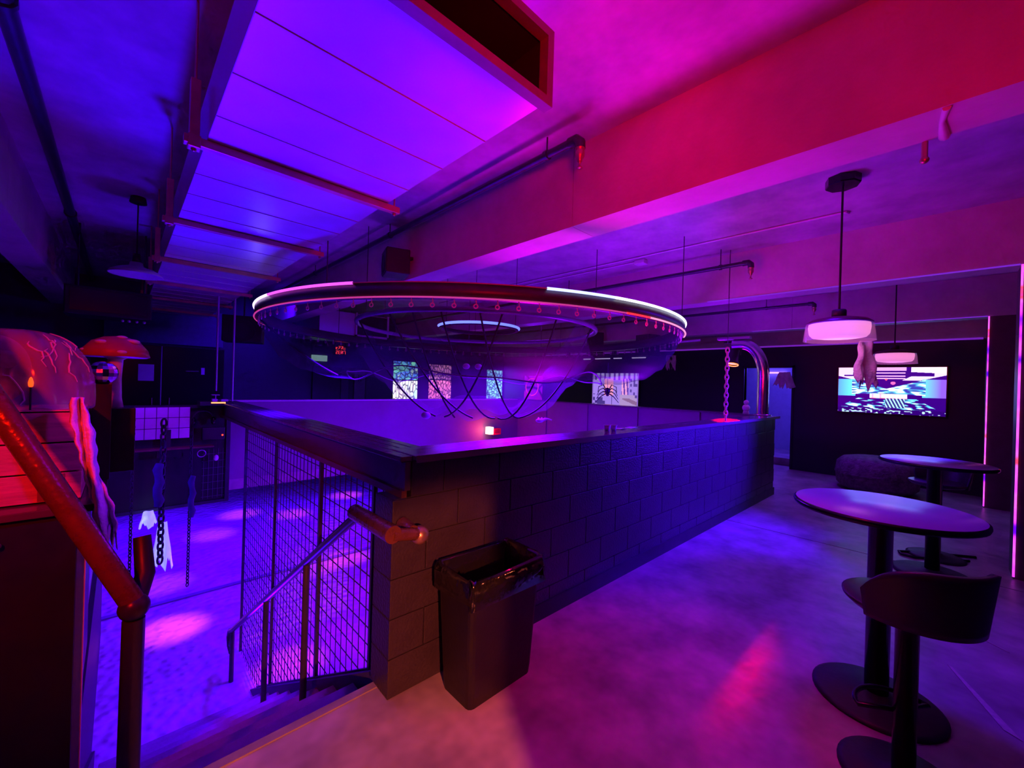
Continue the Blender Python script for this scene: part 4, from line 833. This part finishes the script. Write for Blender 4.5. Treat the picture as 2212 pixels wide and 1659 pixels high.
def stage(u, v):       # u left->right, v bottom->top : light show in a hall
    c = (0.03, 0.0, 0.20); cx = 0.48
    # ceiling panels receding to the middle
    if v > 0.72:
        t = (v-0.72)/0.28; e = abs(u-cx)
        if e > 0.14+0.26*t and e < 0.30+0.55*t and (int(t*3.2) % 2 == 0 or e > 0.42): c = (0.80, 0.66, 1.0)
        if u > 0.70 and v > 0.90-(u-0.7)*0.12: c = (0.90, 0.72, 1.0)
        if u < 0.15 and v > 0.84: c = (0.80, 0.62, 1.0)
        if 0.33 < u < 0.66 and v > 0.93: c = (0.75, 0.38, 0.85)
        for z in (0.76, 0.81, 0.88):
            if abs(v-z) < 0.010 and e < 0.17: c = (1.0, 0.5, 0.95)
    if 0.22 < u < 0.29 and 0.74 < v < 0.88 and abs(u-0.255) < 0.035*(1-((v-0.74)/0.15)**2): c = (1, 1, 1)
    # side walls
    if 0.37 < v < 0.74:
        if u < 0.18: c = mixc((0.10, 0.35, 0.95), (0.12, 0.80, 0.95), u/0.14)
        if u > 0.80: c = mixc((0.12, 0.75, 0.95), (0.25, 0.10, 0.85), (u-0.80)/0.16)
    # beams of light
    if 0.14 < u < 0.83 and 0.34 < v < 0.73:
        e = abs(u-cx); w = abs(v-0.52-0.08*(e*3-0.4)) < 0.05+0.33*e
        if w:
            k = vn((u-cx)/(0.25+abs(v-0.52))*6+40, v*38)
            c = mixc((0.03, 0.05, 0.45), (0.12, 0.75, 0.95), (k-0.25)*3); c = mixc(c, (0.95, 1, 1), (k-0.52)*5)
    if 0.62 < v < 0.70 and (u-0.54)**2*2+(v-0.66)**2 < 0.0011: c = (1, 0.15, 0.5)
    if (u-0.475)**2*3+(v-0.735)**2 < 0.0004: c = (1, 0.1, 0.2)
    if 0.33 < v < 0.425 and 0.32 < u < 0.67: c = (1, 0.9, 0.97) if vn(u*40, 3) > 0.2 else (1, 0.45, 0.75)
    if 0.325 < v < 0.338 and 0.33 < u < 0.67: c = (1, 0.15, 0.35)
    if v <= 0.33:      # crowd and tables
        d = 0.33-v; e = abs(u-cx)
        if 0.47 < u < 0.65 and v > 0.13: c = (0.45, 0.88, 1) if math.sin((u-0.40-(0.33-v)*0.25)*190) > 0.2 else (0.02, 0.02, 0.22)
        elif e < 0.27+0.9*d:
            k = vn(u*20+v*9, v*42); c = mixc(c, (0.10, 0.62, 0.9), (k-0.5)*8); c = mixc(c, (0.85, 1, 1), (k-0.68)*7)
        if v < 0.10: c = mixc((0.02, 0.0, 0.15), (0.5, 0.85, 1), (vn(u*38, v*44)-0.66)*8)
    return c
tv = thing('television', 'large wall mounted screen showing a blue light show', 'television', (10.04, 0.61, 1.26))
MB().box(-0.02, 0.055, -0.735, 0.735, -0.015, 0.865, 0.006).build('housing', BLACKG, tv)
screen('screen', tv, (-0.023, 0.715, 0.005), (0, -1.43, 0), (0, 0, 0.84), 240, 136, stage, 1.35)
lamp('AREA', 'screen_glow', (9.95, 0.6, 1.7), (0.1, 0.15, 1.0), 6, (5, 0.6, 1.4), 1.3, size_y=0.7)
def cartoon(u, v):
    c = (0.42, 0.25, 0.95)
    if v > 0.82: c = (0.5, 0.4, 0.9) if math.sin(u*60) > -0.3 else (0.1, 0.05, 0.3)
    if 0.28 < u < 0.48 and 0.38 < v < 0.85: c = (1, 0.35, 0.6)
    if 0.66 < u < 0.80 and 0.40 < v < 0.85: c = (1, 0.4, 0.85) if math.sin(u*90+v*6) > -0.2 else (0.15, 0.05, 0.5)
    if u < 0.30 and v < 0.42 and hsh(int(u*16), int(v*12)) > 0.45: c = (0.08, 0.04, 0.3)
    if u > 0.62 and v < 0.42: c = (0.5, 0.33, 0.7)
    if u > 0.68 and 0.15 < v < 0.34 and abs(v-0.36+(u-0.66)*0.5) < 0.05: c = (0.3, 0.15, 0.35)
    if abs(u-0.45) < 0.008 and v < 0.4: c = (0.05, 0.02, 0.2)
    if u > 0.83 and v > 0.35 and hsh(int(u*30), int(v*14), 2) > 0.7: c = (0.12, 0.06, 0.4)
    if u < 0.02 or u > 0.98: c = (0.3, 0.15, 0.7)
    return c
t2 = thing('television', 'flat screen with violet and pink picture above the right parapet', 'television', (10.045, 6.3, 0.95))
MB().box(0, 0.05, -0.77, 0.77, -0.02, 1.06, 0.006).build('housing', BLACKG, t2)
screen('screen', t2, (-0.004, 0.74, 0.0), (0, -1.48, 0), (0, 0, 1.04), 90, 54, cartoon, 0.9)
# ---- chrome post, red spot, red chain
cpst = thing('chrome_arch', 'shiny bent chrome tube rising from the far wall end', 'tube', (7.38, 1.92, 1.222))
pts = [(0, 0, 0), (0, 0, 0.62)]+[(0, 0.32-0.32*math.cos(t), 0.62+0.52*math.sin(t)) for t in [PI/2*i/12 for i in range(1, 13)]]
MB().tube(pts+[(0, 0.46, 1.14)], 0.085, 18).build('tube', CHROME, cpst)
MB().lathe([(0, 0), (0.13, 0), (0.13, 0.012), (0.09, 0.02)], n=24).build('foot', CHROME, cpst)
MB().tube([(0, 0, 0.35), (0, 0, 0.37)], 0.088, 18).build('joint_band', CHROME, cpst)
rl = thing('spot_lamp', 'black spotlight with glowing red ring hanging from the chrome arch', 'spotlight', (7.36, 2.36, 2.17))
ax = Vector((-0.30, 0.02, -1)).normalized(); rot = ax.to_track_quat('-Z', 'Y').to_matrix().to_4x4()
def rl_part(mb, nm, m): o = mb.build(nm, m, rl); o.matrix_local = rot; return o
rl_part(MB().lathe([(0, 0.18), (0.06, 0.18), (0.075, 0.14), (0.08, -0.08), (0.09, -0.10), (0.09, -0.14), (0.08, -0.14)], n=24), 'housing', DARK)
rl_part(MB().lathe([(0, -0.125), (0.078, -0.125)], n=24), 'lens', emit('red_lens', (1.0, 0.10, 0.04), 5.0)); rl_part(MB().lathe([(0.08, -0.14), (0.092, -0.142), (0.092, -0.15), (0.08, -0.15)], n=24), 'rim', emit('red_rim', (1.0, 0.16, 0.04), 4.0))
MB().box(-0.03, 0.03, -0.15, 0.15, 0.22, 0.25, 0.004).tube([(0, -0.1, 0.22), (0.0, -0.1, 0.02)], 0.01, 6).build('yoke', BLACK, rl)
MB().box(-0.06, 0.06, -0.25, 0.25, 0.28, 0.32, 0.006).build('mount_plate', mat('violet_plate', (0.5, 0.4, 0.6), 0.4), rl)
lamp('SPOT', 'red_spot_beam', (7.30, 2.36, 2.0), RED, 620, (5.69, 1.88, 1.24), 0.03, 11, 0.8)
rch = chain('silver chain glowing red under the spotlight on the ledge', 5.6, 1.87, 1.222, 2.2, mat('chain_red', (0.9, 0.45, 0.42), 0.3, metal=0.2), 1.6)
MB().tube([(0, 0, 0.97), (0, 0, ZC-1.222)], 0.004, 5).build('cord', PIPEM, rch)
fg_ = thing('figurine', 'small white snowman like figurine on the right parapet', 'figurine', (7.5, 2.19, 1.222)); MB().ball((0, 0, 0.10), 0.06, 12, 8).build('body', MUSHW, fg_); MB().ball((0, 0, 0.19), 0.04, 12, 8).build('head', MUSHW, fg_); MB().lathe([(0, 0), (0.05, 0), (0.04, 0.05)], n=14).build('foot', MUSHW, fg_)
for i, (x, y) in enumerate(((3.03, 1.96), (3.10, 1.94))):
    t = thing('paper_cup', ['crumpled white cup on the ledge of the long wall, left of two', 'crumpled white cup on the ledge of the long wall, right of two'][i], 'cup', (x, y, 1.218), 0, 'cups on the ledge')
    MB().lathe([(0, 0), (0.02, 0), (0.03, 0.05), (0.027, 0.05), (0.017, 0.004)], n=16).build('wall', WHITEP, t); MB().tube([(0.03*math.cos(2*PI*k/16), 0.03*math.sin(2*PI*k/16), 0.05) for k in range(16)], 0.003, 5, closed=True).build('lip', WHITEP, t)
tag(MB().grid(lambda u, v: (3.25+0.32*u, 1.97+0.07*v, 1.220+0.004*math.sin(9*u)), 8, 3).build('paper_sheet', PAPER, None, 0.001), 'narrow white paper strip lying on the long ledge', 'paper')
# ---- floodlight in the void
fd = thing('flood_lamp', 'glowing red floodlight clamped inside the far parapet', 'floodlight', (6.35, 7.3, 0.40))
MB().box(-0.10, 0.02, -0.08, 0.08, 0, 0.17, 0.01).build('lens_box', emit('flood_lens', (1.0, 0.30, 0.26), 8.0), fd)
MB().box(0.02, 0.26, -0.08, 0.06, -0.02, 0.13, 0.01).build('housing', mat('flood_red', (0.5, 0.06, 0.05), 0.4, noise=0.1), fd)
for z in (0.03, 0.06, 0.09): MB().box(0.05, 0.2, -0.09, -0.08, z, z+0.012).build('fin', DARK, fd)
MB().bar((0.1, 0.06, 0.05), (0.1, 0.2, 0.05), 0.04, 0.03).build('bracket', BLACK, fd)
lamp('POINT', 'red_flood_beam', (6.2, 7.1, 0.5), (1.0, 0.0, 0.05), 14, size=0.06)
# ---- pink pools on the hall floor (unseen spot lamps placed over each)
for (x, y), e in (((0.52, 6.57), 16), ((2.07, 11.1), 10), ((2.96, 10.4), 10), ((4.56, 11.2), 10), ((2.99, 7.25), 9), ((1.41, 4.9), 12), ((1.4, 10.0), 5), ((0.49, 8.06), 7), ((2.5, 7.2), 7)):
    zt = -0.25 if y > 7.7 else 0.6
    lamp('SPOT', 'pink_down_lamp', (x+0.2, y-0.1, zt), (1.0, 0.06, 0.75), e*(5.0 if zt < 0 else 16.0), (x, y, ZL), 0.05, 42 if zt < 0 else 24, 1.0)

# small glowing parts need no own light sampling (lamps above do the lighting)
for m in bpy.data.materials: m.cycles.emission_sampling = 'NONE'
